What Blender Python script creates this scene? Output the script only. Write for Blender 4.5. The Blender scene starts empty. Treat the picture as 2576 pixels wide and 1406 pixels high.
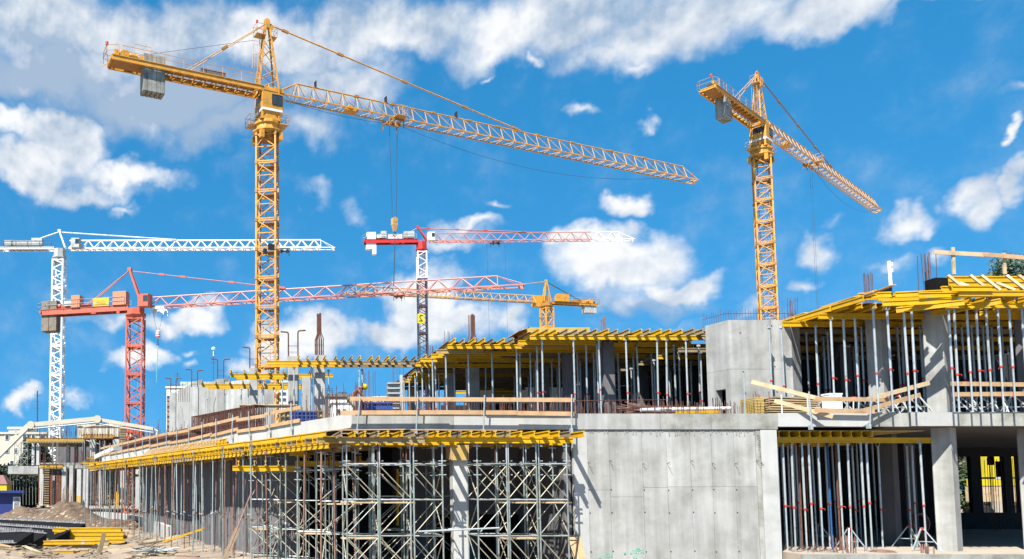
import bpy, math, random
from mathutils import Vector, Matrix
R = math.radians
random.seed(7)
sc = bpy.context.scene
col = sc.collection
# ------------------------------------------------------------------ camera
PITCH, FPX, PX0, HOR, CZ = R(4.0), 2000.0, 650.0, 1230.0, 2.2
PY0 = HOR - FPX*math.tan(PITCH)
cd = bpy.data.cameras.new('camera'); cam = bpy.data.objects.new('camera', cd); col.objects.link(cam)
cam.location = (0, 0, CZ); cam.rotation_euler = (math.pi/2 + PITCH, 0, 0)
cd.sensor_width = 36; cd.lens = FPX/2576*36; cd.clip_end = 6000; cd.clip_start = .1
cd.shift_x = (1288-PX0)/2576; cd.shift_y = (PY0-703)/2576
sc.camera = cam
def ray(px, py):
    a, b = (px-PX0)/FPX, (PY0-py)/FPX
    return Vector((a, math.cos(PITCH)-b*math.sin(PITCH), math.sin(PITCH)+b*math.cos(PITCH)))
def at(px, py, Y):
    d = ray(px, py); return Vector((0, 0, CZ)) + d*(Y/d.y)
def atz(px, py, z):
    d = ray(px, py); return Vector((0, 0, CZ)) + d*((z-CZ)/d.z)
def proj(p):
    q = Vector(p)-Vector((0, 0, CZ)); dep = q.y*math.cos(PITCH)+q.z*math.sin(PITCH); up = -q.y*math.sin(PITCH)+q.z*math.cos(PITCH)
    return PX0+FPX*q.x/dep, PY0-FPX*up/dep
# ------------------------------------------------------------------ sky, sun, exposure
SUN = Vector((-.46, -.60, 1.0)).normalized()          # towards the sun
wd = bpy.data.worlds.new('World'); sc.world = wd; wd.use_nodes = True; wd.cycles.sampling_method = 'MANUAL'; wd.cycles.sample_map_resolution = 512
nt = wd.node_tree; nt.nodes.clear(); L = nt.links
def N(t, **k):
    n = nt.nodes.new(t)
    for a, v in k.items(): setattr(n, a, v)
    return n
def math_(op, a, b=None, c=None):
    n = N('ShaderNodeMath', operation=op)
    for i, v in enumerate((a, b, c)):
        if v is None: continue
        if isinstance(v, (int, float)): n.inputs[i].default_value = v
        else: L.new(v, n.inputs[i])
    return n.outputs[0]
def vmath(op, a, b=None):
    n = N('ShaderNodeVectorMath', operation=op)
    for i, v in enumerate((a, b)):
        if v is None: continue
        if isinstance(v, (tuple, Vector)): n.inputs[i].default_value = v
        else: L.new(v, n.inputs[i])
    return n
def maprange(v, a, b, c=0., d=1., sm=True):
    n = N('ShaderNodeMapRange'); n.interpolation_type = 'SMOOTHSTEP' if sm else 'LINEAR'; L.new(v, n.inputs[0])
    for i, x in zip((1, 2, 3, 4), (a, b, c, d)): n.inputs[i].default_value = x
    return n.outputs[0]
def mixc(f, a, b):
    n = N('ShaderNodeMix', data_type='RGBA')
    for i, v in ((0, f), (6, a), (7, b)):
        if isinstance(v, (int, float, tuple)): n.inputs[i].default_value = v
        else: L.new(v, n.inputs[i])
    return n.outputs[2]
sky = N('ShaderNodeTexSky', sky_type='NISHITA'); sky.sun_disc = False
sky.sun_elevation = math.asin(SUN.z); sky.sun_rotation = math.atan2(SUN.x, SUN.y)
sky.air_density = 1.0; sky.dust_density = .35; sky.ozone_density = 3.0
SKYK = .078
hs = N('ShaderNodeHueSaturation'); hs.inputs['Saturation'].default_value = 1.38; hs.inputs['Hue'].default_value = .487; hs.inputs['Value'].default_value = 1.04
skv = N('ShaderNodeTexCoord'); skm = vmath('ADD', vmath('MULTIPLY', skv.outputs['Generated'], (1, 1, .50)).outputs[0], (0, 0, .26)); L.new(skm.outputs[0], sky.inputs[0]) if sky.inputs else None
L.new(sky.outputs[0], hs.inputs['Color'])
tc = N('ShaderNodeTexCoord'); sp = N('ShaderNodeSeparateXYZ'); L.new(tc.outputs['Generated'], sp.inputs[0])
az = math_('ARCTAN2', sp.outputs[0], sp.outputs[1]); el = math_('ARCSINE', sp.outputs[2])
cb = N('ShaderNodeCombineXYZ'); L.new(az, cb.inputs[0]); L.new(el, cb.inputs[1])
P0 = cb.outputs[0]
def noise(vec, scale, det=5, rough=.55, z=0.):
    m = vmath('ADD', vec, (0, 0, z)); n = N('ShaderNodeTexNoise'); L.new(m.outputs[0], n.inputs[0])
    n.inputs['Scale'].default_value = scale; n.inputs['Detail'].default_value = det; n.inputs['Roughness'].default_value = rough
    return n
w1 = noise(P0, 9, 3, .55); w2 = noise(P0, 34, 3, .6, 3.)
d1 = vmath('SCALE', vmath('SUBTRACT', w1.outputs['Color'], (.5, .5, .5)).outputs[0]); d1.inputs['Scale'].default_value = .11
d2 = vmath('SCALE', vmath('SUBTRACT', w2.outputs['Color'], (.5, .5, .5)).outputs[0]); d2.inputs['Scale'].default_value = .034
P1 = vmath('ADD', vmath('ADD', P0, d1.outputs[0]).outputs[0], d2.outputs[0]).outputs[0]
# clouds: pixel centre, radii, weight, shade (0 white, 1 blue grey)
CL = [(250,75,420,110,1.1,.45),(130,170,260,100,1.1,.75),(420,240,280,100,1.05,.8),(700,100,260,100,1.,.1),(560,320,220,60,.7,.5),(760,330,110,70,.6,.3),(850,200,200,70,.9,.3),
(1000,70,300,95,1.05,.35),(1370,50,330,100,1.05,.3),(1720,50,360,120,1.15,.5),(2100,30,330,80,1.05,.4),(1250,105,150,60,.75,.3),(1530,140,120,45,.7,.1),(1610,165,75,35,.6,.1),(2380,10,240,40,.8,.3),
(170,345,140,85,1.35,.0),(60,420,130,65,1.2,.05),(330,425,140,45,.95,.1),(20,300,70,55,1.1,.1),(200,455,220,35,.7,.4),
(320,503,50,18,.5,.2),(790,480,60,34,.42,.1),(900,515,60,34,.42,.1),(1230,510,45,18,.6,.1),(1480,300,45,28,.6,.1),(1615,315,34,20,.5,.1),(1575,508,66,34,.95,.05),
(1540,655,170,85,1.35,.0),(1440,610,80,45,1.,.0),(1710,690,110,42,1.2,.05),(1600,745,210,38,.6,.45),
(1062,755,95,105,1.45,.0),(990,830,120,50,1.2,.1),(1150,810,110,60,1.1,.2),(1260,820,60,40,.8,.2),(1180,580,110,26,.7,.1),(1120,610,150,32,.55,.2),
(780,830,100,62,1.25,.0),(700,870,90,50,1.1,.1),(640,925,70,34,.9,.1),(480,805,90,42,1.,.05),(400,820,70,40,.8,.2),(345,920,75,38,1.05,.05),(455,930,36,16,.5,.1),(30,1005,40,30,.8,.1),(190,1005,44,22,.5,.1),(455,895,36,14,.5,.1),(290,800,120,30,.5,.2),
(2080,605,66,42,.8,.1),(2040,690,50,26,.6,.1),(2310,530,85,42,.9,.05),(2500,480,75,66,.95,.05),(2585,440,60,50,.9,.0),(2535,260,70,24,.4,.1),(2230,640,55,28,.45,.1),(2350,622,50,26,.6,.1),(1910,740,60,32,.45,.1),(1880,765,60,20,.3,.1),(2575,335,24,18,.8,0),
(1220,172,34,14,.5,.1),(1370,152,34,24,.6,.1),(2120,540,60,20,.3,.1)]
dens = None; shade = None; wsum = None
for (px, py, rx, ry, w, s) in CL:
    d = ray(px, py).normalized(); a0, e0 = math.atan2(d.x, d.y), math.asin(d.z)
    d = ray(px+rx, py).normalized(); ra = abs(math.atan2(d.x, d.y)-a0)
    d = ray(px, py-ry).normalized(); re = abs(math.asin(d.z)-e0)
    q = vmath('MULTIPLY', vmath('SUBTRACT', P1, (a0, e0, 0)).outputs[0], (1/ra, 1/re, 0)).outputs[0]
    ln = vmath('LENGTH', q).outputs['Value']
    f = math_('MULTIPLY', math_('MAXIMUM', math_('SUBTRACT', 1.25, ln), 0.), w)
    dens = f if dens is None else math_('SMOOTH_MAX', dens, f, .12)
    sf = math_('MULTIPLY', f, s)
    shade = sf if shade is None else math_('ADD', shade, sf)
    wsum = f if wsum is None else math_('ADD', wsum, f)
shade = math_('DIVIDE', shade, math_('ADD', wsum, .001))
# the same kind of broken cumulus goes on outside the frame
azabs = math_('ABSOLUTE', math_('SUBTRACT', az, .36))
outw = math_('MAXIMUM', maprange(azabs, .72, .95), maprange(el, .62, .78))
gen = noise(P1, 3.2, 4, .5, 9.)
genf = math_('MULTIPLY', maprange(gen.outputs[0], .5, .75, 0., 1., False), outw)
dens = math_('MAXIMUM', dens, math_('MULTIPLY', genf, maprange(el, 0., .15)))
br = noise(P0, 20, 5, .6, 5.); br2 = noise(P0, 7.5, 2, .55, 11.)
ero = math_('ADD', math_('MULTIPLY', math_('SUBTRACT', br.outputs[0], .5), .58), math_('MULTIPLY', math_('SUBTRACT', br2.outputs[0], .5), .5))
cover = maprange(math_('ADD', dens, math_('MULTIPLY', ero, math_('SUBTRACT', 1., math_('MULTIPLY', shade, .75)))), .04, .92)
bu = noise(vmath('ADD', P0, (-.004, .011, 0)).outputs[0], 20, 3, .6, 5.)
gr = math_('MULTIPLY', math_('SUBTRACT', bu.outputs[0], br.outputs[0]), 1.7)
gr = math_('ADD', gr, math_('MULTIPLY', shade, 1.25)); gr = math_('ADD', gr, math_('MULTIPLY', math_('SUBTRACT', br2.outputs[0], .5), 2.6)); gr = math_('ADD', gr, math_('MULTIPLY', math_('SUBTRACT', br.outputs[0], .5), .3))
ccol = mixc(maprange(gr, 0., .85, 0., 1., False), (.90, .91, .92, 1), (.36, .47, .62, 1))
cstr = vmath('SCALE', ccol); cstr.inputs['Scale'].default_value = .57/SKYK*.80
mixed = mixc(math_('MULTIPLY', cover, .97), hs.outputs[0], cstr.outputs[0])
bg = N('ShaderNodeBackground'); L.new(mixed, bg.inputs[0]); bg.inputs[1].default_value = SKYK
L.new(bg.outputs[0], N('ShaderNodeOutputWorld').inputs[0])
sd = bpy.data.lights.new('sun', 'SUN'); sun = bpy.data.objects.new('sun', sd); col.objects.link(sun)
sd.energy = 5.0; sd.angle = R(.53); sd.color = (1., .955, .88)
sun.rotation_euler = SUN.to_track_quat('Z', 'Y').to_euler()
vs = sc.view_settings; vs.view_transform = 'Standard'; vs.look = 'None'; vs.gamma = 1; vs.exposure = 1.3
sc.render.engine = 'CYCLES'; sc.cycles.use_adaptive_sampling = True; sc.cycles.adaptive_threshold = .02; sc.cycles.max_bounces = 4; sc.cycles.diffuse_bounces = 1
# ------------------------------------------------------------------ materials
def mat(name, c, rough=.7, var=.12, scale=3., metal=0., bump=0., c2=None, sc2=.5, th=(.5, .7), streak=0., spec=.5, grain=0.):
    m = bpy.data.materials.new(name); m.use_nodes = True; t = m.node_tree; b = t.nodes['Principled BSDF']
    kk = .85 if min(c) > .6 and 'concrete' not in name else .585; c = tuple(q*kk for q in c); c2 = c2 and tuple(q*kk for q in c2)
    b.inputs['Roughness'].default_value = rough; b.inputs['Metallic'].default_value = metal
    b.inputs['Specular IOR Level'].default_value = spec
    g = t.nodes.new('ShaderNodeNewGeometry'); oi = t.nodes.new('ShaderNodeObjectInfo')
    def nz(s, det, off=(0, 0, 0), st=(1, 1, 1)):
        mp = t.nodes.new('ShaderNodeMapping'); t.links.new(g.outputs['Position'], mp.inputs[0]); mp.inputs['Location'].default_value = off; mp.inputs['Scale'].default_value = st
        n = t.nodes.new('ShaderNodeTexNoise'); t.links.new(mp.outputs[0], n.inputs[0]); n.inputs['Scale'].default_value = s; n.inputs['Detail'].default_value = det; n.inputs['Roughness'].default_value = .6
        return n.outputs[0]
    def mp(v, a, b_, c_, d):
        n = t.nodes.new('ShaderNodeMapRange'); t.links.new(v, n.inputs[0])
        for i, x in zip((1, 2, 3, 4), (a, b_, c_, d)): n.inputs[i].default_value = x
        return n.outputs[0]
    def mul(a, k):
        n = t.nodes.new('ShaderNodeMath'); n.operation = 'MULTIPLY'
        t.links.new(a, n.inputs[0])
        if isinstance(k, float): n.inputs[1].default_value = k
        else: t.links.new(k, n.inputs[1])
        return n.outputs[0]
    def mx(f, a, c_):
        n = t.nodes.new('ShaderNodeMix'); n.data_type = 'RGBA'; t.links.new(f, n.inputs[0])
        for i, v in ((6, a), (7, c_)):
            if isinstance(v, tuple): n.inputs[i].default_value = v
            else: t.links.new(v, n.inputs[i])
        return n.outputs[2]
    cur = tuple(c)+(1,)
    if c2: cur = mx(mp(nz(sc2, 6, (3, 1, 7)), th[0], th[1], 0, 1), cur, tuple(c2)+(1,))
    k = mul(mp(nz(scale, 6), .25, .75, 1-var, 1+var), mp(oi.outputs['Random'], 0, 1, 1-var*.6, 1+var*.6))
    if streak: k = mul(k, mp(nz(2.2, 4, (5, 5, 5), (1.2, 1.2, .07)), .3, .7, 1-streak, 1+streak*.5))
    if grain: k = mul(k, mp(nz(60., 3), .3, .7, 1-grain, 1+grain))
    n = t.nodes.new('ShaderNodeVectorMath'); n.operation = 'SCALE'; t.links.new(k, n.inputs['Scale'])
    if isinstance(cur, tuple): n.inputs[0].default_value = cur[:3]
    else: t.links.new(cur, n.inputs[0])
    t.links.new(n.outputs[0], b.inputs['Base Color'])
    if bump:
        bp = t.nodes.new('ShaderNodeBump'); bp.inputs['Strength'].default_value = bump; bp.inputs['Distance'].default_value = .02
        t.links.new(nz(scale*4, 5, (9, 2, 1)), bp.inputs['Height']); t.links.new(bp.outputs[0], b.inputs['Normal'])
    return m
M = dict(
 concrete=mat('concrete', (.545,.545,.515), .85, .13, 1.1, bump=.35, c2=(.37,.37,.335), sc2=.8, th=(.44,.70), streak=.26, grain=.04),
 concrete_stain=mat('stained_concrete', (.48,.48,.44), .88, .16, 1.6, bump=.4, c2=(.27,.27,.22), sc2=1.1, th=(.46,.66), streak=.22, grain=.05),
 concrete_pale=mat('pale_concrete', (.62,.625,.60), .85, .09, .9, bump=.3, c2=(.47,.47,.44), sc2=.7, th=(.5,.7), streak=.08),
 concrete_in=mat('shade_toned_concrete', (.20,.19,.195), .9, .12, 1.2, bump=.3, c2=(.14,.13,.135), sc2=.6, streak=.15),  # concrete darkened in its colour for walls and columns in shade
 dark=mat('shade_black_concrete', (.03,.03,.032), .95, .15, 1.),  # near-black base colour puts deep interior shade into the walls
 joint=mat('joint_mortar', (.30,.28,.25), .9, .2, 3.),
 yel=mat('yellow_beam_paint', (.86,.475,.006), .55, .13, 4., c2=(.60,.40,.09), sc2=3.4, th=(.54,.74), spec=.3),
 yelw=mat('weathered_yellow_beam', (.46,.34,.16), .75, .2, 4., c2=(.62,.42,.05), sc2=3.2, th=(.55,.7)),
 grayw=mat('weathered_and_shade_dark_beam', (.32,.24,.14), .8, .2, 4., c2=(.25,.2,.14), sc2=2., th=(.5,.7)),  # weathered timber, darkened further so rear deck beams carry painted shade
 yply=mat('yellow_form_panel', (.72,.50,.13), .5, .12, 3., c2=(.6,.47,.25), sc2=2., th=(.5,.65)),
 wood=mat('raw_pine_board', (.66,.42,.22), .75, .14, 3., c2=(.52,.31,.16), sc2=3., th=(.5,.7), grain=.05),
 woodp=mat('pale_timber', (.70,.53,.32), .75, .14, 3., c2=(.5,.36,.2), sc2=3.),
 ply=mat('brown_film_plywood', (.22,.085,.04), .55, .2, 2., c2=(.12,.05,.03), sc2=2., spec=.2),
 galv=mat('galvanised_steel', (.60,.66,.67), .42, .16, 6., metal=.35, c2=(.36,.34,.30), sc2=4., th=(.58,.72)),
 galvg=mat('green_tinged_steel', (.38,.45,.42), .5, .24, 6., metal=.35, c2=(.30,.24,.17), sc2=3., th=(.48,.66)),
 brace=mat('cream_brace_steel', (.56,.50,.37), .5, .2, 6., metal=.2, c2=(.4,.36,.25), sc2=4.),
 rust=mat('rusty_steel', (.17,.065,.040), .85, .3, 5., c2=(.10,.045,.035), sc2=6.),
 rustl=mat('dusty_rusty_steel', (.30,.16,.12), .85, .3, 5., c2=(.17,.08,.06), sc2=6.),
 red=mat('red_collar_paint', (.65,.05,.03), .5, .1, 5.),
 cy=mat('crane_yellow_paint', (.96,.44,.04), .5, .14, 2., c2=(.56,.26,.05), sc2=1.6, th=(.48,.72)),
 cyp=mat('pale_crane_yellow', (.84,.47,.17), .5, .12, 3.),
 cyd=mat('dirty_crane_yellow', (.52,.23,.04), .65, .2, 2.),
 black=mat('black_rubber_and_shade', (.02,.02,.022), .6, .2, 3.),  # also colours the darkness behind door openings
 cable=mat('steel_cable', (.09,.11,.14), .5, .1, 3., metal=.3),
 glass=mat('dark_cab_glass', (.035,.05,.07), .08, .2, 1., spec=1.),
 ballast=mat('ballast_concrete', (.42,.41,.36), .9, .15, 1.5, bump=.3, c2=(.2,.2,.18), sc2=1.2, streak=.35),
 ballastb=mat('brown_ballast_concrete', (.30,.25,.19), .9, .2, 1.5, c2=(.16,.13,.1), sc2=1.5, streak=.3),
 white=mat('white_crane_paint', (.82,.83,.82), .5, .05, 2.),
 whited=mat('off_white_paint', (.62,.63,.60), .6, .1, 2., c2=(.4,.38,.33), sc2=2.),
 rc=mat('salmon_red_crane_paint', (.72,.155,.085), .5, .08, 2.),
 rcp=mat('faded_pink_red_paint', (.80,.30,.24), .5, .08, 2.),
 rr=mat('bright_red_paint', (.70,.025,.02), .45, .06, 2.),
 orange=mat('orange_box_paint', (.82,.30,.14), .5, .05, 2.),
 navy=mat('navy_steel_paint', (.045,.065,.10), .5, .1, 2.),
 signy=mat('yellow_sign_paint', (.85,.68,.02), .5, .03, 2.),
 blackp=mat('black_sign_paint', (.015,.015,.015), .5, .03, 2.),
 green=mat('turquoise_spray_paint', (.25,.72,.52), .7, .1, 8.),
 cream=mat('cream_concrete_pump_paint', (.72,.66,.52), .5, .1, 1.),
 bluec=mat('blue_cabin_paint', (.015,.035,.22), .5, .08, 1.), bluef=mat('blue_form_frame', (.015,.09,.38), .5, .15, 2., c2=(.1,.2,.4), sc2=6., th=(.6,.7)),
 soil=mat('brown_soil', (.19,.128,.082), .95, .25, 2.5, bump=1., c2=(.13,.085,.055), sc2=1.5, grain=.12),
 sand=mat('sandy_ground', (.43,.34,.24), .95, .2, .9, bump=1., c2=(.30,.23,.165), sc2=.35, th=(.42,.62), grain=.14),
 slabf=mat('dusty_floor_slab', (.50,.42,.33), .9, .15, 1., c2=(.36,.31,.26), sc2=.8, grain=.05),
 alu=mat('dusty_aluminium', (.44,.44,.43), .5, .25, 5., metal=.3, c2=(.14,.13,.12), sc2=4.),
 dbeam=mat('black_formwork_panel', (.012,.012,.014), .95, .3, 3., spec=.1),
 bwhite=mat('pale_render', (.74,.75,.70), .9, .05, .2), bcream=mat('cream_render', (.72,.68,.55), .9, .06, .2), bgreen=mat('pale_green_render', (.50,.58,.50), .9, .06, .2),
 brown=mat('brown_cladding', (.20,.16,.14), .8, .15, .6), win=mat('window_glass', (.06,.08,.10), .15, .3, 1., spec=.8), balc=mat('balcony_paint', (.42,.27,.2), .8, .2, .4),
 leaf=mat('leaf_green', (.05,.09,.022), .6, .35, .8, c2=(.085,.13,.03), sc2=1.), leafd=mat('dark_conifer_green', (.022,.042,.02), .7, .3, .8, c2=(.04,.065,.025), sc2=1.),
 bark=mat('bark', (.09,.06,.04), .9, .2, 3.),
 skin=mat('sunburnt_skin', (.36,.12,.07), .5, .1, 5.), helm=mat('yellow_helmet_plastic', (.85,.58,.01), .3, .03, 2.), shorts=mat('cream_cotton', (.6,.48,.35), .9, .1, 8.),
 vest=mat('lime_hi_vis_fabric', (.45,.85,.06), .8, .05, 5.), greenp=mat('green_work_trousers', (.03,.16,.06), .9, .1, 5.), hair=mat('brown_hair', (.04,.02,.01), .8, .1, 5.), shoe=mat('dark_boot_leather', (.04,.03,.03), .6, .1, 5.),
 roofr=mat('dull_pink_roof', (.30,.14,.13), .8, .1, 1.), bluep=mat('blue_prop_paint', (.02,.13,.38), .5, .1, 3.), pvc=mat('white_pvc', (.72,.72,.70), .4, .05, 2.),
)
# ------------------------------------------------------------------ mesh helpers
WM = {}
def wm(o): return WM.get(o.name, Matrix())
class MB:
    def __init__(s): s.v = []; s.f = []; s.M = Matrix()
    def add(s, vs_, fs):
        n = len(s.v); s.v += [tuple(s.M @ Vector(v)) for v in vs_]; s.f += [tuple(i+n for i in f) for f in fs]; return s
    def box(s, c, d, rot=None):
        x, y, z = d[0]/2, d[1]/2, d[2]/2; c = Vector(c)
        vs_ = [Vector(q) for q in ((-x,-y,-z),(x,-y,-z),(x,y,-z),(-x,y,-z),(-x,-y,z),(x,-y,z),(x,y,z),(-x,y,z))]
        if rot is not None: vs_ = [rot @ v for v in vs_]
        return s.add([c+v for v in vs_], [(0,3,2,1),(4,5,6,7),(0,1,5,4),(1,2,6,5),(2,3,7,6),(3,0,4,7)])
    def bx(s, x0, x1, y0, y1, z0, z1): return s.box(((x0+x1)/2, (y0+y1)/2, (z0+z1)/2), (x1-x0, y1-y0, z1-z0))
    def prof(s, p0, p1, pr, up=(0, 0, 1)):
        p0, p1 = Vector(p0), Vector(p1); d = (p1-p0).normalized(); up = Vector(up)
        if abs(d.dot(up)) > .98: up = Vector((0, 1, 0))
        sd_ = d.cross(up).normalized(); u = sd_.cross(d).normalized(); n = len(pr)
        vs_ = [p0+sd_*a+u*b for a, b in pr]+[p1+sd_*a+u*b for a, b in pr]
        return s.add(vs_, [tuple(range(n-1, -1, -1)), tuple(range(n, 2*n))]+[(i, (i+1) % n, n+(i+1) % n, n+i) for i in range(n)])
    def bar(s, p0, p1, w, h=None, up=(0, 0, 1)):
        h = h or w; a, b = w/2, h/2
        return s.prof(p0, p1, [(-a,-b),(a,-b),(a,b),(-a,b)], up)
    def tube(s, p0, p1, r, n=6, r1=None):
        pr = [(math.cos(2*math.pi*i/n), math.sin(2*math.pi*i/n)) for i in range(n)]
        if r1 is None: return s.prof(p0, p1, [(a*r, b*r) for a, b in pr])
        k = len(s.v); s.prof(p0, p1, [(a*r, b*r) for a, b in pr]); p1_ = s.M @ Vector(p1)
        for i in range(k+n, k+2*n): v = Vector(s.v[i]); s.v[i] = tuple(p1_+(v-p1_)*(r1/r))
        return s
    def path(s, pts, r, n=5):
        for a, b in zip(pts, pts[1:]): s.tube(a, b, r, n)
        return s
    def ibeam(s, p0, p1, h=.2, w=.08, fl=.04, web=.028):
        a, b, c, e = w/2, h/2, web/2, h/2-fl
        return s.prof(p0, p1, [(-a,-b),(a,-b),(a,-e),(c,-e),(c,e),(a,e),(a,b),(-a,b),(-a,e),(-c,e),(-c,-e),(-a,-e)])
    def prism(s, pts, z0, z1):
        n = len(pts); return s.add([(x, y, z0) for x, y in pts]+[(x, y, z1) for x, y in pts], [tuple(range(n-1, -1, -1)), tuple(range(n, 2*n))]+[(i, (i+1) % n, n+(i+1) % n, n+i) for i in range(n)])
    def lathe(s, c, pr, n=12, ax='z'):
        c = Vector(c); vs_ = []
        for r, z in pr:
            for i in range(n):
                a = 2*math.pi*i/n
                q = (r*math.cos(a), r*math.sin(a), z)
                if ax == 'x': q = (z, q[0], q[1])
                if ax == 'y': q = (q[0], z, q[1])
                vs_.append(c+Vector(q))
        m = len(pr); fs = [(j*n+i, j*n+(i+1) % n, (j+1)*n+(i+1) % n, (j+1)*n+i) for j in range(m-1) for i in range(n)]
        fs += [tuple(range(n-1, -1, -1)), tuple(range((m-1)*n, m*n))]
        return s.add(vs_, fs)
    def wall(s, p0, p1, z0, z1, th, ops=()):
        # upright slab from p0 to p1 (plan), thickness to the far side, with rectangular openings (s0,s1,za,zb)
        p0, p1 = Vector((p0[0], p0[1], 0)), Vector((p1[0], p1[1], 0)); ln = (p1-p0).length; d = (p1-p0)/ln; nrm = Vector((-d.y, d.x, 0))
        def pc(a, b, za, zb):
            if b-a < 1e-3 or zb-za < 1e-3: return
            q = [p0+d*a, p0+d*b, p0+d*b+nrm*th, p0+d*a+nrm*th]; s.prism([(v.x, v.y) for v in q], za, zb)
        x = 0
        for (a, b, za, zb) in sorted(ops):
            pc(x, a, z0, z1); pc(a, b, z0, za); pc(a, b, zb, z1); x = b
        pc(x, ln, z0, z1); return s
    def mesh(s, name, m, off=None):
        me = bpy.data.meshes.new(name)
        vs_ = s.v if off is None else [(a-off[0], b-off[1], c-off[2]) for a, b, c in s.v]
        me.from_pydata(vs_, [], s.f)
        if m: me.materials.append(M[m] if isinstance(m, str) else m)
        me.update(); return me
    def build(s, name, m, parent=None, smooth=False):
        if parent is None:
            xs = [v[0] for v in s.v]; ys = [v[1] for v in s.v]; zs = [v[2] for v in s.v]
            off = Vector(((min(xs)+max(xs))/2, (min(ys)+max(ys))/2, min(zs))); me = s.mesh(name, m, off)
            o = place(name, me, Matrix.Translation(off))
        else: me = s.mesh(name, m); o = place(name, me, Matrix(), parent)
        if smooth: me.polygons.foreach_set('use_smooth', [True]*len(me.polygons))
        return o
def place(name, me, mtx=Matrix(), parent=None):
    o = bpy.data.objects.new(name, me); col.objects.link(o)
    o.matrix_basis = mtx; WM[o.name] = mtx.copy()
    if parent is not None: o.parent = parent; o.matrix_parent_inverse = wm(parent).inverted()
    return o
def tag(o, label=None, cat=None, group=None, kind=None):
    if label: o['label'] = label
    if cat: o['category'] = cat
    if group: o['group'] = group
    if kind: o['kind'] = kind
    return o
def thing(name, label, cat, loc=(0, 0, 0), group=None):
    return tag(place(name, None, Matrix.Translation(Vector(loc))), label, cat, group)
def struct(o): o['kind'] = 'structure'; return o
def frame(p0, p1, roll_up=(0, 0, 1), sx=None):
    # matrix whose X axis runs from p0 to p1, scaled to that length
    p0, p1 = Vector(p0), Vector(p1); d = p1-p0; ln = d.length; d.normalize(); up = Vector(roll_up)
    if abs(d.dot(up)) > .98: up = Vector((0, 1, 0))
    y = up.cross(d).normalized(); z = d.cross(y)
    m = Matrix((d, y, z)).transposed().to_4x4(); m.translation = p0
    return m @ Matrix.Diagonal((sx or ln, 1, 1, 1))
_c = {}
def unit(kind, m):
    k = (kind, m)
    if k not in _c:
        b = MB()
        if kind == 'beam': b.ibeam((0, 0, 0), (1, 0, 0))
        elif kind == 'board': b.box((.5, 0, 0), (1, .03, .15))
        elif kind == 'plank': b.box((.5, 0, 0), (1, .2, .045))
        elif kind == 'lath': b.box((.5, 0, 0), (1, .10, .05))
        elif kind == 'tube': b.tube((0, 0, 0), (1, 0, 0), .024, 8)
        elif kind == 'rebar': b.tube((0, 0, 0), (1, 0, 0), .012, 5)
        elif kind == 'rebarb': b.tube((0, 0, 0), (1, 0, 0), .019, 5)
        elif kind == 'tubet': b.tube((0, 0, 0), (1, 0, 0), .03, 8)
        _c[k] = b.mesh(kind, m)
    return _c[k]
def stick(name, kind, m, p0, p1, parent, up=(0, 0, 1)): return place(name, unit(kind, m), frame(p0, p1, up), parent)
def ordn(i): return ('first second third fourth fifth sixth seventh eighth ninth tenth eleventh twelfth thirteenth fourteenth fifteenth sixteenth seventeenth eighteenth nineteenth twentieth'.split()+['%dst' % k if k % 10 == 1 else '%dnd' % k if k % 10 == 2 else '%drd' % k if k % 10 == 3 else '%dth' % k for k in range(21, 100)])[i]
# ------------------------------------------------------------------ tower cranes
def tower_mesh(w, h, leg, br, nsub, m, style):
    b = MB(); a = w/2
    for sx in (-1, 1):
        for sy in (-1, 1): b.bar((sx*a, sy*a, 0), (sx*a, sy*a, h), leg)
    c = [(-a,-a), (a,-a), (a,a), (-a,a)]
    for k in range(4):
        (x0, y0), (x1, y1) = c[k], c[(k+1) % 4]
        b.bar((x0, y0, .06), (x1, y1, .06), br*1.3); b.bar((x0, y0, h-.14), (x1, y1, h-.14), br*1.3)
        for j in range(nsub):
            z0, z1 = h*j/nsub+.06, h*(j+1)/nsub-.06*(j == nsub-1)
            if style == 'k':
                if j % 2: b.bar((x0, y0, z1), (x1, y1, z0), br)
                else: b.bar((x0, y0, z0), (x1, y1, z1), br)
                if j == nsub-1:
                    xm, ym = (x0+x1)/2, (y0+y1)/2
                    b.bar((xm, ym, z1), (x0, y0, z0), br*.8)
            else:
                if (j+k) % 2: b.bar((x0, y0, z1), (x1, y1, z0), br)
                else: b.bar((x0, y0, z0), (x1, y1, z1), br)
            if j and style != 'z': b.bar((x0, y0, z0), (x1, y1, z0), br*.9)
    return b.mesh('tower_section', m)
def ladder_mesh(h, m):
    b = MB()
    for x in (-.2, .2): b.tube((x, 0, 0), (x, 0, h), .025, 5)
    z = .15
    while z < h: b.tube((-.2, 0, z), (.2, 0, z), .016, 4); z += .3
    return b.mesh('ladder', m)
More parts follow.
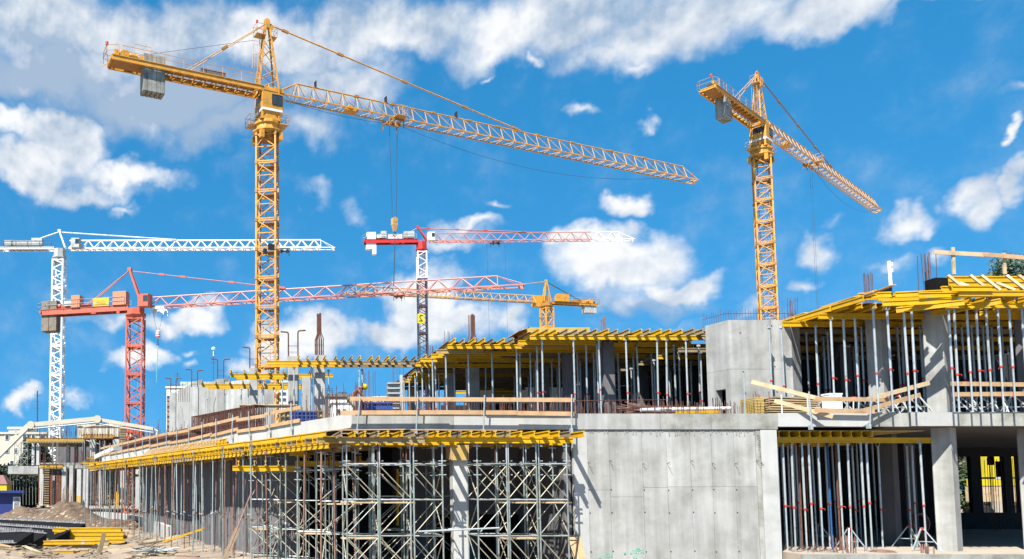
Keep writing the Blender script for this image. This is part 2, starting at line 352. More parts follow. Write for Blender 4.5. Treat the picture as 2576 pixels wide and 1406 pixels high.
def jib_mesh(n, pl, jh, jw, m, ch=.09, br=.055, alt=False, m2=None):
    b = MB(); ln = n*pl
    b.tube((0, 0, jh), (ln, 0, jh), ch*.75, 8)
    for s in (-1, 1): b.bar((0, s*jw/2, 0), (ln, s*jw/2, 0), ch*1.15)
    nf = len(b.f)
    for i in range(n):
        x0 = i*pl
        for s in (-1, 1):
            if alt:
                b.tube((x0, s*jw/2, 0), (x0+pl/2, 0, jh), br*.55, 6); b.tube((x0+pl/2, 0, jh), (x0+pl, s*jw/2, 0), br*.55, 6)
            else:
                b.tube((x0+.15, 0, jh), (x0, s*jw/2, 0), br*.62, 6); b.tube((x0+.2, 0, jh), (x0+pl, s*jw/2, 0), br*.5, 6)
        b.bar((x0, -jw/2, 0), (x0, jw/2, 0), br); b.bar((x0, -jw/2, 0), (x0+pl/2, jw/2, 0), br*.8); b.bar((x0+pl/2, jw/2, 0), (x0+pl, -jw/2, 0), br*.8)
    b.box((ln-.05, 0, jh), (.2, .16, .16)); me = b.mesh('jib_section', m)
    if m2:
        me.materials.append(M[m2])
        for p in me.polygons[:nf]: p.material_index = 1
    return me
def rail(b, pts, h=1.0, post=None, r=.027):
    for a, c in zip(pts, pts[1:]):
        a, c = Vector(a), Vector(c); n = max(1, round((c-a).length/(post or 2.)))
        for k in (h, h*.5): b.tube(a+Vector((0, 0, k)), c+Vector((0, 0, k)), r, 5)
        for i in range(n+1): q = a.lerp(c, i/n); b.tube(q, q+Vector((0, 0, h)), r, 5)
def crane(label, base, H, tip, w, sech, rot, o):
    """base (x,y,z0), H world height of the jib's lower chords, tip = world xy of the jib end"""
    bx, by, bz = base; ang = math.atan2(tip[1]-by, tip[0]-bx); JL = math.hypot(tip[0]-bx, tip[1]-by)
    t = thing('tower_crane', label, 'tower crane', base, 'tower cranes over the site')
    J = Matrix.Translation((bx, by, H)) @ Matrix.Rotation(ang, 4, 'Z'); T = Matrix.Translation((bx, by, bz)) @ Matrix.Rotation(rot, 4, 'Z')
    def P(name, m, fn, par=t, mtx=J, smooth=False):
        b = MB(); b.M = mtx; fn(b); return b.build(name, m, par, smooth)
    cy, cp, cdk = o['m'], o.get('mp', o['m']), o.get('md', o['m'])
    top = H-o.get('head', 4.6); n = int((top-bz)/sech); z = top-sech
    lad = ladder_mesh(sech, cp)
    meshes = {}
    while z > bz-sech:
        m = o['tm'](z) if 'tm' in o else cy
        if m not in meshes: meshes[m] = tower_mesh(w, sech, o.get('leg', .17), o.get('br', .09), o.get('nsub', 2), m, o.get('style', 'k'))
        s = place('tower_section', meshes[m], T @ Matrix.Translation((0, 0, z-bz)), t)
        place('ladder', lad, T @ Matrix.Translation((w*.22, w*.2, z-bz)), s)
        b = MB(); b.M = T; zz = z-bz+sech-.12
        b.bx(-w*.42, w*.42, 0, w*.42, zz, zz+.05)
        if o.get('coll'): 
            for sx in (-1, 1):
                for sy in (-1, 1): b.box((sx*w/2, sy*w/2, zz+.05), (.26, .26, .34))
        b.build('landing', cdk, s)
        z -= sech
    def cable(b): b.tube((-w*.3, -w*.3, 0), (-w*.3, -w*.3, top-bz), .035, 6)
    P('power_cable', 'black', cable, mtx=T)
    jh, jw, pl = o.get('jh', 1.7), o.get('jw', 1.35), o.get('pl', 1.75)
    x0 = o.get('jx', 1.6); nsec = o.get('nsec', 6); np_ = int(round((JL-x0)/pl)); pl = (JL-x0)/np_
    if o.get('root', 1): # tapering first panel
        def rt(b):
            for s in (-1, 1): b.tube((x0-.6, s*.35, .3), (x0+pl, 0, jh), .06, 6); b.bar((x0-.6, s*jw/2, 0), (x0+pl, s*jw/2, 0), .11); b.tube((x0+pl, 0, jh), (x0+pl*.6, s*jw/2, 0), .035, 6)
            b.bar((x0, -jw/2, 0), (x0, jw/2, 0), .07); b.bar((x0, -jw/2, 0), (x0+pl, jw/2, 0), .05)
        P('jib_root', cy, rt); i = 1
    else: i = 0
    jm = {}; kind_ = o['kind']
    nb = (np_-1) if o.get('endcap', 1) else np_
    while i < nb:
        k = min(nsec, nb-i); m = o['jm'](i/np_) if 'jm' in o else cp
        if (k, m) not in jm: jm[(k, m)] = jib_mesh(k, pl, jh, jw, m, o.get('ch', .105), o.get('jbr', .066), o.get('alt', False), 'cy' if kind_ == 'head' else None)
        place('jib_section', jm[(k, m)], J @ Matrix.Translation((x0+i*pl, 0, 0)), t); i += k
    if o.get('endcap', 1):
        def ec(b):
            xa = x0+nb*pl
            for s in (-1, 1): b.bar((xa, s*jw/2, 0), (JL+.3, s*jw/2, 0), .12); b.tube((xa, 0, jh), (JL, s*jw/2, .1), .045, 6); b.tube((xa+.05, 0, jh), (xa, s*jw/2, 0), .04, 6)
            b.bar((JL+.2, -jw/2, 0), (JL+.2, jw/2, 0), .14); b.bar((JL-.3, -jw/2, 0), (JL-.3, jw/2, 0), .1); b.box((JL, 0, -.2), (.5, .3, .35))
        e = P('jib_end', o['jm'](1.) if 'jm' in o else cp, ec)
        if o.get('lamp'): P('warning_lamp', 'red', lambda b: (b.lathe((JL, 0, .75), [(.02, -.7), (.03, -.05), (.14, 0), (.15, .3), (.05, .38)], 8)), e)
    # slewing head
    hd = o.get('head', 4.6); kind = o['kind']; ah = o['apex']
    if kind == 'head':
        sl = P('slewing_ring', cy, lambda b: (b.lathe((0, 0, -hd), [(w*.62, 0), (w*.80, .28), (w*.80, .42), (w*.62, .5), (w*.62, 1.05), (w*.70, 1.1), (w*.70, 1.35), (w*.5, 1.4)], 12),
            [b.box((sx*w*.52, sy*w*.52, -hd-.25), (.42, .42, .8)) for sx in (-1, 1) for sy in (-1, 1)]))
        P('ring_skirt', cdk, lambda b: b.lathe((0, 0, -hd), [(w*.5, -.45), (w*.72, .1)], 4), sl)
        def nk(b):
            for sx in (-1, 1):
                for sy in (-1, 1): b.bar((sx*w*.46, sy*w*.46, -hd+1.3), (sx*w*.46, sy*w*.46, 0), .16)
            for s in (-1, 1):
                b.bar((-w*.46, s*w*.46, -hd+1.4), (0, s*w*.46, -1.9), .1); b.bar((w*.46, s*w*.46, -hd+1.4), (0, s*w*.46, -1.9), .1)
                b.add([(-w*.4, s*w*.5, -hd+1.3), (w*.4, s*w*.5, -hd+1.3), (w*.12, s*w*.5, -2.0), (-w*.12, s*w*.5, -2.0)], [(0, 1, 2, 3)])
            b.box((0, 0, -hd+1.45), (w*1.15, w*1.15, .16)); b.lathe((0, .1, -hd+1.5), [(.32, 0), (.32, .55), (.2, .6), (.2, .9)], 10); b.lathe((.45, -.5, -hd+1.5), [(.22, 0), (.22, .8), (.1, .85)], 8)
        P('slewing_frame', cy, nk)
        def pf(b):
            for q in ([(w*.5,-w*.62), (w*.98,-w*.62), (w*.98,w*.3), (w*.5,w*.3)], [(-w*1.0,-w*.1), (-w*.5,-w*.1), (-w*.5,w*.62), (-w*1.0,w*.62)]):
                b.prism(q, -hd+1.05, -hd+1.12); z = -hd+1.1
                rail(b, [(x, y, z) for x, y in (q+[q[0]])], 1.0, 1.0)
        P('service_platform', cp, pf)
        # cab built into the head: y- is the side towards the photo
        c0, c1, cz0, cz1 = -w*.52, w*.56, -2.95, -.35
        cab = P('cab', cy, lambda b: (b.prism([(-w*.50,-w*.56), (w*.64,-w*.56), (w*.80,-w*.30), (w*.80,w*.30), (w*.64,w*.5), (-w*.50,w*.5)], -2.15, cz1),
            b.add([(-w*.50,-w*.56,-2.16),(w*.64,-w*.56,-2.16),(w*.64,w*.5,-2.16),(-w*.50,w*.5,-2.16),(-w*.34,-w*.4,cz0),(w*.5,-w*.4,cz0),(w*.5,w*.4,cz0),(-w*.34,w*.4,cz0)], [(4,5,6,7),(0,1,5,4),(1,2,6,5),(2,3,7,6),(3,0,4,7)])))
        P('stripe', 'white', lambda b: b.prism([(-w*.505,-w*.567), (w*.643,-w*.567), (w*.805,-w*.30), (w*.805,w*.30), (w*.64,w*.505), (-w*.505,w*.505)], -2.30+.02, -2.05), cab)
        P('window', 'glass', lambda b: b.bx(w*.06, w*.60, -w*.575, -w*.5, -1.55, -.55), cab)
        P('window', 'glass', lambda b: b.bx(-w*.515, -w*.4, -w*.42, w*.3, -1.25, -.5), cab)
        P('window', 'glass', lambda b: b.bx(w*.70, w*.812, -w*.26, w*.26, -1.95, -.5), cab)
        P('window_frame', 'black', lambda b: [b.bar(p, q, .05) for p, q in (((w*.05,-w*.578,-1.58),(w*.61,-w*.578,-1.58)), ((w*.05,-w*.578,-.53),(w*.61,-w*.578,-.53)), ((w*.05,-w*.578,-1.58),(w*.05,-w*.578,-.53)), ((w*.61,-w*.578,-1.58),(w*.61,-w*.578,-.53)), ((w*.36,-w*.578,-1.58),(w*.36,-w*.578,-.53)))], cab)
        P('hanging_cable', 'black', lambda b: b.path([(-w*.6, -w*.3, -.1), (-w*.68, -w*.35, -.6), (-w*.66, -w*.4, -2.6), (-w*.55, -w*.4, -3.3), (-w*.4, -w*.3, -3.6)], .05, 6))
        P('crown_frame', cy, lambda b: (b.bx(-w*.55, w*.62, -w*.5, -w*.38, -.12, .28), b.bx(-w*.55, w*.62, w*.38, w*.5, -.12, .28), b.bx(-w*.55, -w*.4, -w*.5, w*.5, -.12, .2), b.bx(w*.5, w*.75, -w*.5, w*.5, -.1, .3), b.lathe((.15, .1, .2), [(.3, 0), (.22, .5), (.12, .9)], 8)))
        # tapered apex tower
        def ap(b):
            bot = [(-w*.60, -.62), (w*.56, -.62), (w*.56, .62), (-w*.60, .62)]; tp = [(-.22, -.16), (.22, -.16), (.22, .16), (-.22, .16)]
            ls = [[Vector((x, y, .15)).lerp(Vector((u, v, ah-.5)), k/6) for k in range(7)] for (x, y), (u, v) in zip(bot, tp)]
            for l in ls: b.bar(l[0], l[6], .15)
            for f in range(4):
                p, q = ls[f], ls[(f+1) % 4]
                for k in range(5):
                    b.tube(p[k], q[k+1], .035, 5)
                    if k % 2: b.tube(q[k], p[k+1], .035, 5)
            b.box((0, 0, ah-.35), (.55, .42, .75)); b.lathe((0, 0, ah), [(.32, -.12), (.36, 0), (.32, .12)], 14, 'y')
            b.box((.5, 0, ah-.45), (.55, .2, .42), Matrix.Rotation(R(35), 3, 'Y'))
        P('apex_tower', cy, ap)
        def lb(b):
            z = ah-1.75
            b.bx(-1.35, -.3, -.5, .5, z, z+.06); rail(b, [(-.3, -.5, z), (-1.35, -.5, z), (-1.35, .5, z), (-.3, .5, z)], 1.1, 1.)
            b.bx(.3, .95, -.45, .45, z, z+.06); rail(b, [(.3, -.45, z), (.95, -.45, z), (.95, .45, z)], 1.1, 1.)
            for s in (-.2, .2): b.tube((-w*.55, s, .2), (-.75, s, z), .025, 5)
            for k in range(20): q = Vector((-w*.55, 0, .2)).lerp(Vector((-.75, 0, z)), (k+.5)/20); b.tube(q+Vector((0, -.2, 0)), q+Vector((0, .2, 0)), .016, 4)
            for k in (.38, .62, .86):
                q = Vector((-w*.55, 0, .2)).lerp(Vector((-.75, 0, z)), k)
                b.path([q+Vector((-.38*(1-math.cos(a)) if 1 else 0, .38*math.sin(a), 0)) for a in [math.pi*2*i/10 for i in range(11)]], .016, 4)
            for a in (math.pi*.7, math.pi, math.pi*1.3):
                b.tube(*[Vector((-w*.55, 0, .2)).lerp(Vector((-.75, 0, z)), k)+Vector((-.38*(1-math.cos(a)), .38*math.sin(a), 0)) for k in (.38, .9)], .014, 4)
        P('apex_ladder_platform', cp, lb)
        P('warning_lamp', 'red', lambda b: b.lathe((-1.3, -.4, ah-.6), [(.02, -.1), (.13, 0), (.13, .22), (.05, .3)], 8))
    else:
        P('slewing_ring', cdk if kind != 'flat' else cy, lambda b: (b.lathe((0, 0, -hd), [(w*.5, -.2), (w*.72, .35), (w*.72, .55), (w*.6, .6), (w*.6, hd-.05)], 8)))
        mz = o.get('mast', (-.2, -.9))   # apex offset along the jib, foot offset
        def ms(b):
            f0 = 1.4 if kind == 'strut' else .6
            for s in (-1, 1):
                b.bar((o.get('foot', .8), s*.45, .2), (o['ax'], s*.1, ah), .2, .26)
                if kind == 'tri': b.bar((-.9, s*.45, .2), (o['ax']-.1, s*.1, ah), .16, .2)
            for k in (.25, .5, .75):
                q = Vector((o.get('foot', .8), 0, .2)).lerp(Vector((o['ax'], 0, ah)), k); b.bar(q+Vector((0, -.4*(1-k), 0)), q+Vector((0, .4*(1-k), 0)), .1)
            b.box((o['ax'], 0, ah), (.5, .4, .4))
        P('mast', cy, ms)
        cxx = o.get('cabx', 1.6); cs_, chh = o.get('cabs', (.8, 1.5))
        cab = P('cab', o.get('cabm', cy), lambda b: b.prism([(cxx-.9*cs_, -1.9), (cxx+.9*cs_, -1.9), (cxx+1.15*cs_, -1.6), (cxx+1.15*cs_, -.8), (cxx-.9*cs_, -.8)], -.2+o.get('cabz', 0), chh+o.get('cabz', 0)))
        P('window', 'glass', lambda b: b.bx(cxx+.05*cs_, cxx+.85*cs_, -1.93, -1.8, chh*.3+o.get('cabz', 0), chh*.85+o.get('cabz', 0)), cab)
    # counter jib
    CJ, ch = o['cj'], o.get('cjh', .42)
    cw = o.get('cw', .75)
    def cjf(b):
        for s in (-1, 1): b.prof((-.8, s*cw, .02), (-CJ, s*cw, .02), [(-.09,-ch/2),(.09,-ch/2),(.09,-ch/2+.06),(.02,-ch/2+.06),(.02,ch/2-.06),(.09,ch/2-.06),(.09,ch/2),(-.09,ch/2),(-.09,ch/2-.06),(-.02,ch/2-.06),(-.02,-ch/2+.06),(-.09,-ch/2+.06)])
        x = -1.
        while x > -CJ: b.bar((x, -cw, -.05), (x, cw, -.05), .1, .16); b.bar((x, -cw, -.12), (x-1.1, cw, -.12), .06); x -= 1.15
        b.bar((-CJ, -.95, .05), (-CJ, .95, .05), .2, .34)
    P('counter_jib', cy, cjf)
    P('deck_plate', cdk, lambda b: (b.bx(-CJ+.1, -CJ+3.2, -.7, .7, -.16, -.12), b.bx(-CJ+5, -1.4, .72, 1.3, .2, .24), b.bx(-CJ+5, -1.4, -.7, .3, .14, .17)))
    def rl(b):
        rail(b, [(-1.2, -1.0, ch/2), (-CJ+1., -1.0, ch/2)], 1.05, o.get('rp', 2.1)); rail(b, [(-1.2, 1.25, ch/2), (-CJ, 1.25, ch/2), (-CJ-.5, .8, .1), (-CJ-.5, -.8, .1), (-CJ+.6, -1., ch/2)], 1.05, 2.3)
        if kind == 'head': rail(b, [(-CJ+2.2, -.4, 1.3), (-CJ+3.9, -.4, 1.3)], .75, 1.7); 
    P('railing', o.get('rm', cp), rl)
    bxx, bn, bw, bt, bb = o['bal']      # centre x, count, slab thickness, top, bottom
    bm = MB(); bm.M = Matrix(); hh = bt-bb
    bm.add([(-bw*.47, -.62, 0), (bw*.47, -.62, 0), (bw*.47, .62, 0), (-bw*.47, .62, 0), (-bw*.47, -.62, hh), (bw*.47, -.62, hh), (bw*.47, .62, hh), (-bw*.47, .62, hh), (-bw*.3, -.5, -.12), (bw*.3, -.5, -.12), (bw*.3, .5, -.12), (-bw*.3, .5, -.12)],
           [(4,5,6,7),(0,1,5,4),(1,2,6,5),(2,3,7,6),(3,0,4,7),(8,11,10,9),(0,8,9,1),(1,9,10,2),(2,10,11,3),(3,11,8,0)])
    bme = bm.mesh('ballast_block', o.get('bm', 'ballast'))
    for i in range(bn): place('ballast_block', bme, J @ Matrix.Translation((bxx+(i-(bn-1)/2)*bw, 0, bb)), t)
    if o.get('winch', 1):
        wx = -CJ+1.3
        wi = P('hoist_winch', o.get('wm', cy), lambda b: (b.lathe((wx, -.55, .75), [(.45, 0), (.5, .05), (.5, .12), (.33, .14), (.33, .95), (.5, .97), (.5, 1.05)], 14, 'y'), b.bx(wx-.7, wx+2.6, -.5, .5, .18, .34), b.lathe((wx+.5, -.1, .85), [(.3, 0), (.34, .1), (.34, .8), (.2, .85)], 12, 'x'), b.bx(wx+1.45, wx+2.4, -.45, .35, .34, .95), b.bx(wx-1.0, wx-.55, -.6, -.35, .2, 1.05), b.lathe((wx+.3, 0, 1.1), [(.16, 0), (.16, .3), (.05, .35)], 8)))
        P('rope_drum', 'black', lambda b: b.lathe((wx-.6, -.3, .55), [(.4, 0), (.4, .6)], 12, 'y'), wi, smooth=False)
    for (xx, sx, sy, sz, mm, nm) in o.get('boxes', ()):
        P(nm, mm, lambda b: (b.bx(xx-sx/2, xx+sx/2, -.35-sy/2, -.35+sy/2, ch/2+.02+(.25 if nm == 'cabinet' else 0), ch/2+sz)))
    if kind == 'head': P('warning_lamp', 'red', lambda b: b.lathe((-CJ-.45, -.6, 1.25), [(.02, -.1), (.14, 0), (.15, .28), (.05, .35)], 8))
    # tie bars
    ax = o.get('ax', 0.)
    for k, (d, dz, mm, rr_, jn) in enumerate(o['ties']):
        e = Vector((d, 0, jh+dz)) if d > 0 else Vector((d, 0, dz)); s0 = Vector((ax+(.45 if d > 0 else -.2), 0, ah-.3))
        for sy in ((0,) if o.get('single') and d > 0 else (-.13, .13) if d > 0 else (-.2, .6 if kind == 'head' else .2)):
            a = s0+Vector((0, sy*.3, 0)); c = e+Vector((0, sy if d > 0 else sy*1.3, 0))
            bar = P('tie_bar', mm, lambda b: b.tube(a, c, rr_, 6))
            if sy <= 0: P('tie_joint', cdk, lambda b: [b.box(a.lerp(c, q), (.75, .2, .24), (c-a).to_track_quat('X', 'Z').to_matrix()) for q in jn], bar)
    # trolley, ropes and hook
    if 'tro' in o:
        d, drop = o['tro']; tm = o.get('trm', cdk)
        tr = P('trolley', tm, lambda b: (b.bx(d-.9, d+.9, -jw/2-.12, -jw/2+.02, -.35, -.12), b.bx(d-.9, d+.9, jw/2-.02, jw/2+.12, -.35, -.12), b.bar((d-.6, -jw/2, -.3), (d-.6, jw/2, -.3), .14), b.bar((d+.6, -jw/2, -.3), (d+.6, jw/2, -.3), .14),
            [b.lathe((d+s*.55, -.08, -.5), [(.3, 0), (.34, .05), (.34, .12), (.3, .17)], 12, 'y') for s in (-1, 1)], [b.bar((d+s*.9, u*(jw/2+.05), -.1), (d+s*.9, u*(jw/2+.05), -1.15), .09) for s in (-1, 1) for u in (-1, 1)]))
        if kind == 'head':
            P('trolley_basket', cp, lambda b: (b.bx(d-.4, d+.9, -jw/2-.9, -jw/2-.15, -.1, -.05), rail(b, [(d-.4, -jw/2-.15, -.1), (d-.4, -jw/2-.9, -.1), (d+.9, -jw/2-.9, -.1), (d+.9, -jw/2-.15, -.1)], 1.1, .7)), tr)
            P('trolley_winch', cy, lambda b: (b.lathe((o['tw'], -.5, .2), [(.24, 0), (.3, .1), (.3, .9), (.22, 1.)], 12, 'y'), b.box((o['tw']+.5, -.1, .15), (.7, .4, .4)), b.box((o['tw']+.2, 0, -.1), (1.6, .9, .08))))
        if drop:
            P('hoist_rope', 'cable', lambda b: [b.tube((d+s*.5, 0, -.7), (d+s*.26, 0, -drop+.4), o.get('rope', .02), 5) for s in (-1, 1)], t)
            hb = P('hook_block', o.get('hm', cyp_), lambda b: (b.box((d, 0, -drop), (.62, .4, .75)), b.lathe((d, -.22, -drop+.2), [(.3, 0), (.3, .44)], 12, 'y'), b.add([(d-.3, -.2, -drop-.35), (d+.3, -.2, -drop-.35), (d+.3, .2, -drop-.35), (d-.3, .2, -drop-.35), (d-.12, -.12, -drop-1.1), (d+.12, -.12, -drop-1.1), (d+.12, .12, -drop-1.1), (d-.12, .12, -drop-1.1)], [(3,2,1,0),(4,5,6,7),(0,1,5,4),(1,2,6,5),(2,3,7,6),(3,0,4,7)])))
            P('hook', cdk, lambda b: b.path([(d, 0, -drop-1.1)]+[(d+.2*math.sin(a), 0, -drop-1.4+.2*math.cos(a)) for a in [i*math.pi*1.6/9 for i in range(10)]], .05, 6), hb)
    for (xa, xb, sag, za, zb) in o.get('sag', ()):
        P('slack_cable', 'cable', lambda b: b.path([(xa+(xb-xa)*k/14, 0, za+(zb-za)*k/14-sag*4*(k/14)*(1-k/14)) for k in range(15)], .022, 4))
    return t, J, P
cyp_ = 'cyp'
def spread(px, py, Y, tipx, tipy, zoff=0):
    b = at(px, py, Y); tp = atz(tipx, tipy, b.z); return b, tp
# main crane
b0, t0 = spread(672, 236, 80, 1742, 456)
main, Jm, Pm = crane('big yellow tower crane with ballast slabs on its long counter jib, tallest over the site', (b0.x, 80, -.8), b0.z, (t0.x, t0.y), 1.96, 3., R(-9.5),
    dict(m='cy', mp='cyp', md='cyd', rm='cy', kind='head', apex=7.8, cj=16.4, coll=1, lamp=1, cw=.95, cjh=.52, bal=(-12.2, 5, .44, 1.25, -2.45), ties=((33.2, .12, 'cy', .075, (.05, .25, .5, .75, .97)), (-9.3, .25, 'cyp', .045, (.5,))), single=1,
         tro=(15.25, 11.6), tw=9.6, jh=1.75, sag=((16, 57, 2.2, -.5, -.2), (1.2, 14, .35, -.15, -.6)), rope=.03, boxes=((-6.2, 2.6, .9, .55, 'brown', 'cable_tray'),)))
Pm('sling_chain', 'cable', lambda b: (b.tube((15.25, 0, -12.8), (15.3, 0, -13.8), .03, 5), b.tube((15.3, 0, -13.7), (15.05, 0, -18.8), .055, 5), b.tube((15.05, 0, -18.8), (15.3, 0, -13.7), .04, 5)))
Pm('rope_line', 'cable', lambda b: b.tube((-13.6, .3, 1.35), (-1.2, .1, 5.6), .02, 4))
Pm('jib_marker', 'black', lambda b: [b.bar((q, s*.12, 1.75), (q, s*.12, 2.45), .09, .2) for q in (5.6, 14.3, 23.7) for s in (-1, 1)])
Pm('floodlight', 'black', lambda b: (b.box((-.1, -1.25, -16.6), (.6, .35, .55)), b.box((-.75, -1.2, -17.1), (.35, .3, .5))))
Pm('jib_marker', 'cyd', lambda b: [b.box((q, 0, 1.78), (.5, .25, .25)) for q in (10.6, 15.2, 20.6, 25.6, 29.8, 35.6, 41, 47.4, 53)])
# right hand crane
b1, t1 = spread(1911, 318, 107, 2206, 531)
crane('yellow tower crane behind the round concrete stair core, jib running away from the viewer', (b1.x, 107, -.8), b1.z, (t1.x, t1.y), 1.96, 3., R(-25.4),
    dict(m='cy', mp='cyp', md='cyd', kind='head', apex=7.6, cj=16.6, coll=1, lamp=1, cw=.95, cjh=.52, bal=(-12.0, 4, .5, .3, -2.6), ties=((30., .12, 'cyd', .085, (.05, .25, .5, .75, .97)), (-9.3, .25, 'cyp', .045, (.5,))), single=1,
         tro=(20.0, 27), tw=9.6, jh=1.75, sag=((21, 53, 2.4, -.5, -.2),), rope=.018))
# white crane on the left
b2, t2 = spread(150, 627, 140, 838, 625)
crane('white tower crane with blue grey cabinets on its counter jib, white lattice tower', (b2.x, 140, -.8), b2.z, (t2.x, t2.y), 1.85, 5.2, R(-4),
    dict(m='white', mp='white', md='whited', kind='strut', apex=3.4, ax=-.1, foot=1.1, cj=15., nsub=6, style='z', head=2.0, leg=.26, br=.15, jh=1.55, jw=1.4, pl=2.3, alt=1, ch=.2, jbr=.16, root=0, jx=1.8, endcap=1, nsec=5, winch=1, wm='black',
         bal=(-13.8, 3, .6, 1.5, -2.), bm='ballast', ties=((21., .1, 'white', .09, (.08, .4, .7, .98)), (-8., .4, 'white', .09, (.6,))), tro=(40.3, 0), trm='navy', cabx=3.2, cabm='whited', rm='navy',
         boxes=((-3.9, 1.9, 1.2, 1.6, 'whited', 'cabinet'), (-6.7, 3.6, 1.2, 1.15, 'whited', 'cabinet'), (-8.9, 1.7, 1.2, 1.2, 'whited', 'cabinet'), (-12., 1.3, 1.2, 1.9, 'whited', 'cabinet'), (-7.9, .25, .2, 1.2, 'signy', 'yellow_edge'))))
# salmon red crane
b3, t3 = spread(342, 776, 100, 1312, 719)
red, Jr, Pr = crane('salmon red tower crane with yellow panel and orange boxes on its counter jib', (b3.x, 100, -.8), b3.z, (t3.x, t3.y), 1.95, 3.6, R(-3),
    dict(m='rc', mp='rcp', md='rc', kind='strut', apex=5.15, ax=-.9, foot=1., cj=13.0, cjh=.75, nsub=3, style='z', head=1.3, leg=.2, br=.11, jh=1.3, jw=1.4, pl=2.6, alt=1, ch=.12, jbr=.1, root=0, jx=2., nsec=4, winch=1, wm='rc', rm='galv',
         bal=(-11.9, 2, 1.1, 1.5, -2.4), bm='ballastb', ties=((19.5, .1, 'rcp', .038, (.2, .34, .66, .98)), (-6.8, .7, 'rcp', .06, (.85,))), cabx=1.7, cabs=(.75, 1.35), cabm='rc', tro=(3.1, 0), trm='white',
         boxes=((-1.9, 1.8, 1.2, 1.75, 'orange', 'orange_box'), (-4.6, 2.2, .25, 1.15, 'signy', 'yellow_panel'), (-8.0, 1.2, 1.2, 1.6, 'orange', 'orange_box'), (-9.1, 1., 1.2, .95, 'whited', 'cabinet'), (-6.7, 1.2, .9, .35, 'rc', 'cabinet'))))
Pr('hoist_rope', 'cable', lambda b: [b.tube((3.1+s*.7, -.2, -.7), (3.1+s*.12, -.2, -3.2), .018, 4) for s in (-1, 1)])
hb = Pr('hook_block', 'white', lambda b: b.lathe((3.1, -.2, -4.1), [(.12, 0), (.28, .3), (.28, .9), (.15, 1.1)], 10))
Pr('stripe', 'red', lambda b: [b.lathe((3.1, -.2, -3.9+k*.3), [(.29, 0), (.295, .12)], 10) for k in range(3)], hb)
Pr('hook', 'black', lambda b: b.path([(3.1, -.2, -4.1), (3.1, -.2, -4.6), (3.22, -.2, -4.8), (3.05, -.2, -4.9), (2.95, -.2, -4.75)], .05, 5), hb)
Pr('green_sling', 'green', lambda b: (b.tube((3.1, -.2, -4.9), (2.95, -.2, -9.6), .035, 5), b.tube((3.1, -.2, -4.9), (3.0, -.2, -7.2), .05, 5)))
# the yellow panel's five lines of print
Pr('print_line', 'orange', lambda b: [b.bx(-5.4+(.2 if k % 2 else 0), -3.8-(.15 if k % 3 else .3), -.50, -.485, .62+.18*k, .65+.18*k) for k in range(4)])
# red and white crane
b4, t4 = spread(1060, 608, 165, 1590, 603)
rw, Jw, Pw = crane('red and white tower crane on a navy lattice tower carrying a yellow number plate', (b4.x, 165, -.8), b4.z, (t4.x, t4.y), 1.8, 5.8, R(-4),
    dict(m='rr', mp='rr', md='rr', kind='strut', apex=3.2, ax=-.75, foot=1.2, cj=12.0, cjh=.8, nsub=5, style='z', head=2.2, leg=.24, br=.13, jh=1.75, jw=1.4, pl=2.75, alt=1, ch=.13, jbr=.12, root=0, jx=1.8, nsec=3,
         tm=lambda z: 'white' if z > 43.5 else 'navy', jm=lambda f: 'rcp' if f < .8 else 'white', bal=(-10.6, 1, 2.0, 2.0, -.5), bm='white', ties=((22., .1, 'rcp', .08, (.08, .35, .62, .97)), (-5., .6, 'rcp', .07, (.6,))), tro=(15.6, 0), trm='navy', cabx=1.8, cabm='white', wm='navy', rm='whited',
         boxes=((-2.7, 2.2, 1.2, 1.6, 'whited', 'cabinet'), (-5.6, 3.0, .25, 1.05, 'white', 'sign_board'), (-8.0, 1.2, 1.2, 1.7, 'whited', 'cabinet'), (-9.0, .9, 1.2, .9, 'white', 'cabinet'))))
Pw('ballast_block', 'white', lambda b: (b.bx(-10.4, -9.6, -.6, .6, -2.7, -.5), b.bx(-11.7, -10.4, -.6, .6, -1.6, -.5)))
Pw('hoist_rope', 'cable', lambda b: [b.tube((15.6+s*1.9, 0, -.6), (15.6+s*1.9+.2, 0, -24), .022, 4) for s in (-1, 1)])
def text(body, m, size, mtx, parent, name='lettering', mirror=False):
    cu = bpy.data.curves.new(name, 'FONT'); cu.body = body; cu.size = size; cu.extrude = .012; cu.align_x = 'CENTER'; cu.align_y = 'CENTER'; cu.resolution_u = 3
    cu.materials.append(M[m]); o = bpy.data.objects.new(name, cu); col.objects.link(o)
    mm = mtx @ Matrix.Rotation(R(90), 4, 'X') @ Matrix.Diagonal((-1 if mirror else 1, 1, 1, 1))
    o.matrix_basis = mm; WM[o.name] = mm.copy(); o.parent = parent; o.matrix_parent_inverse = wm(parent).inverted(); return o
text('VINI3JV', 'rr', .8, Jw @ Matrix.Translation((-5.6, -.50, 1.05)), rw, 'lettering')
q = at(1057, 802, 163.6)
b = MB(); b.box((q.x+.1, q.y-.3, q.z), (1.45, .08, 2.0)); pl_ = b.build('number_plate', 'signy', rw)
text('2', 'blackp', 2.0, Matrix.Translation((q.x+.1, q.y-.36, q.z)), pl_, 'numeral', True)
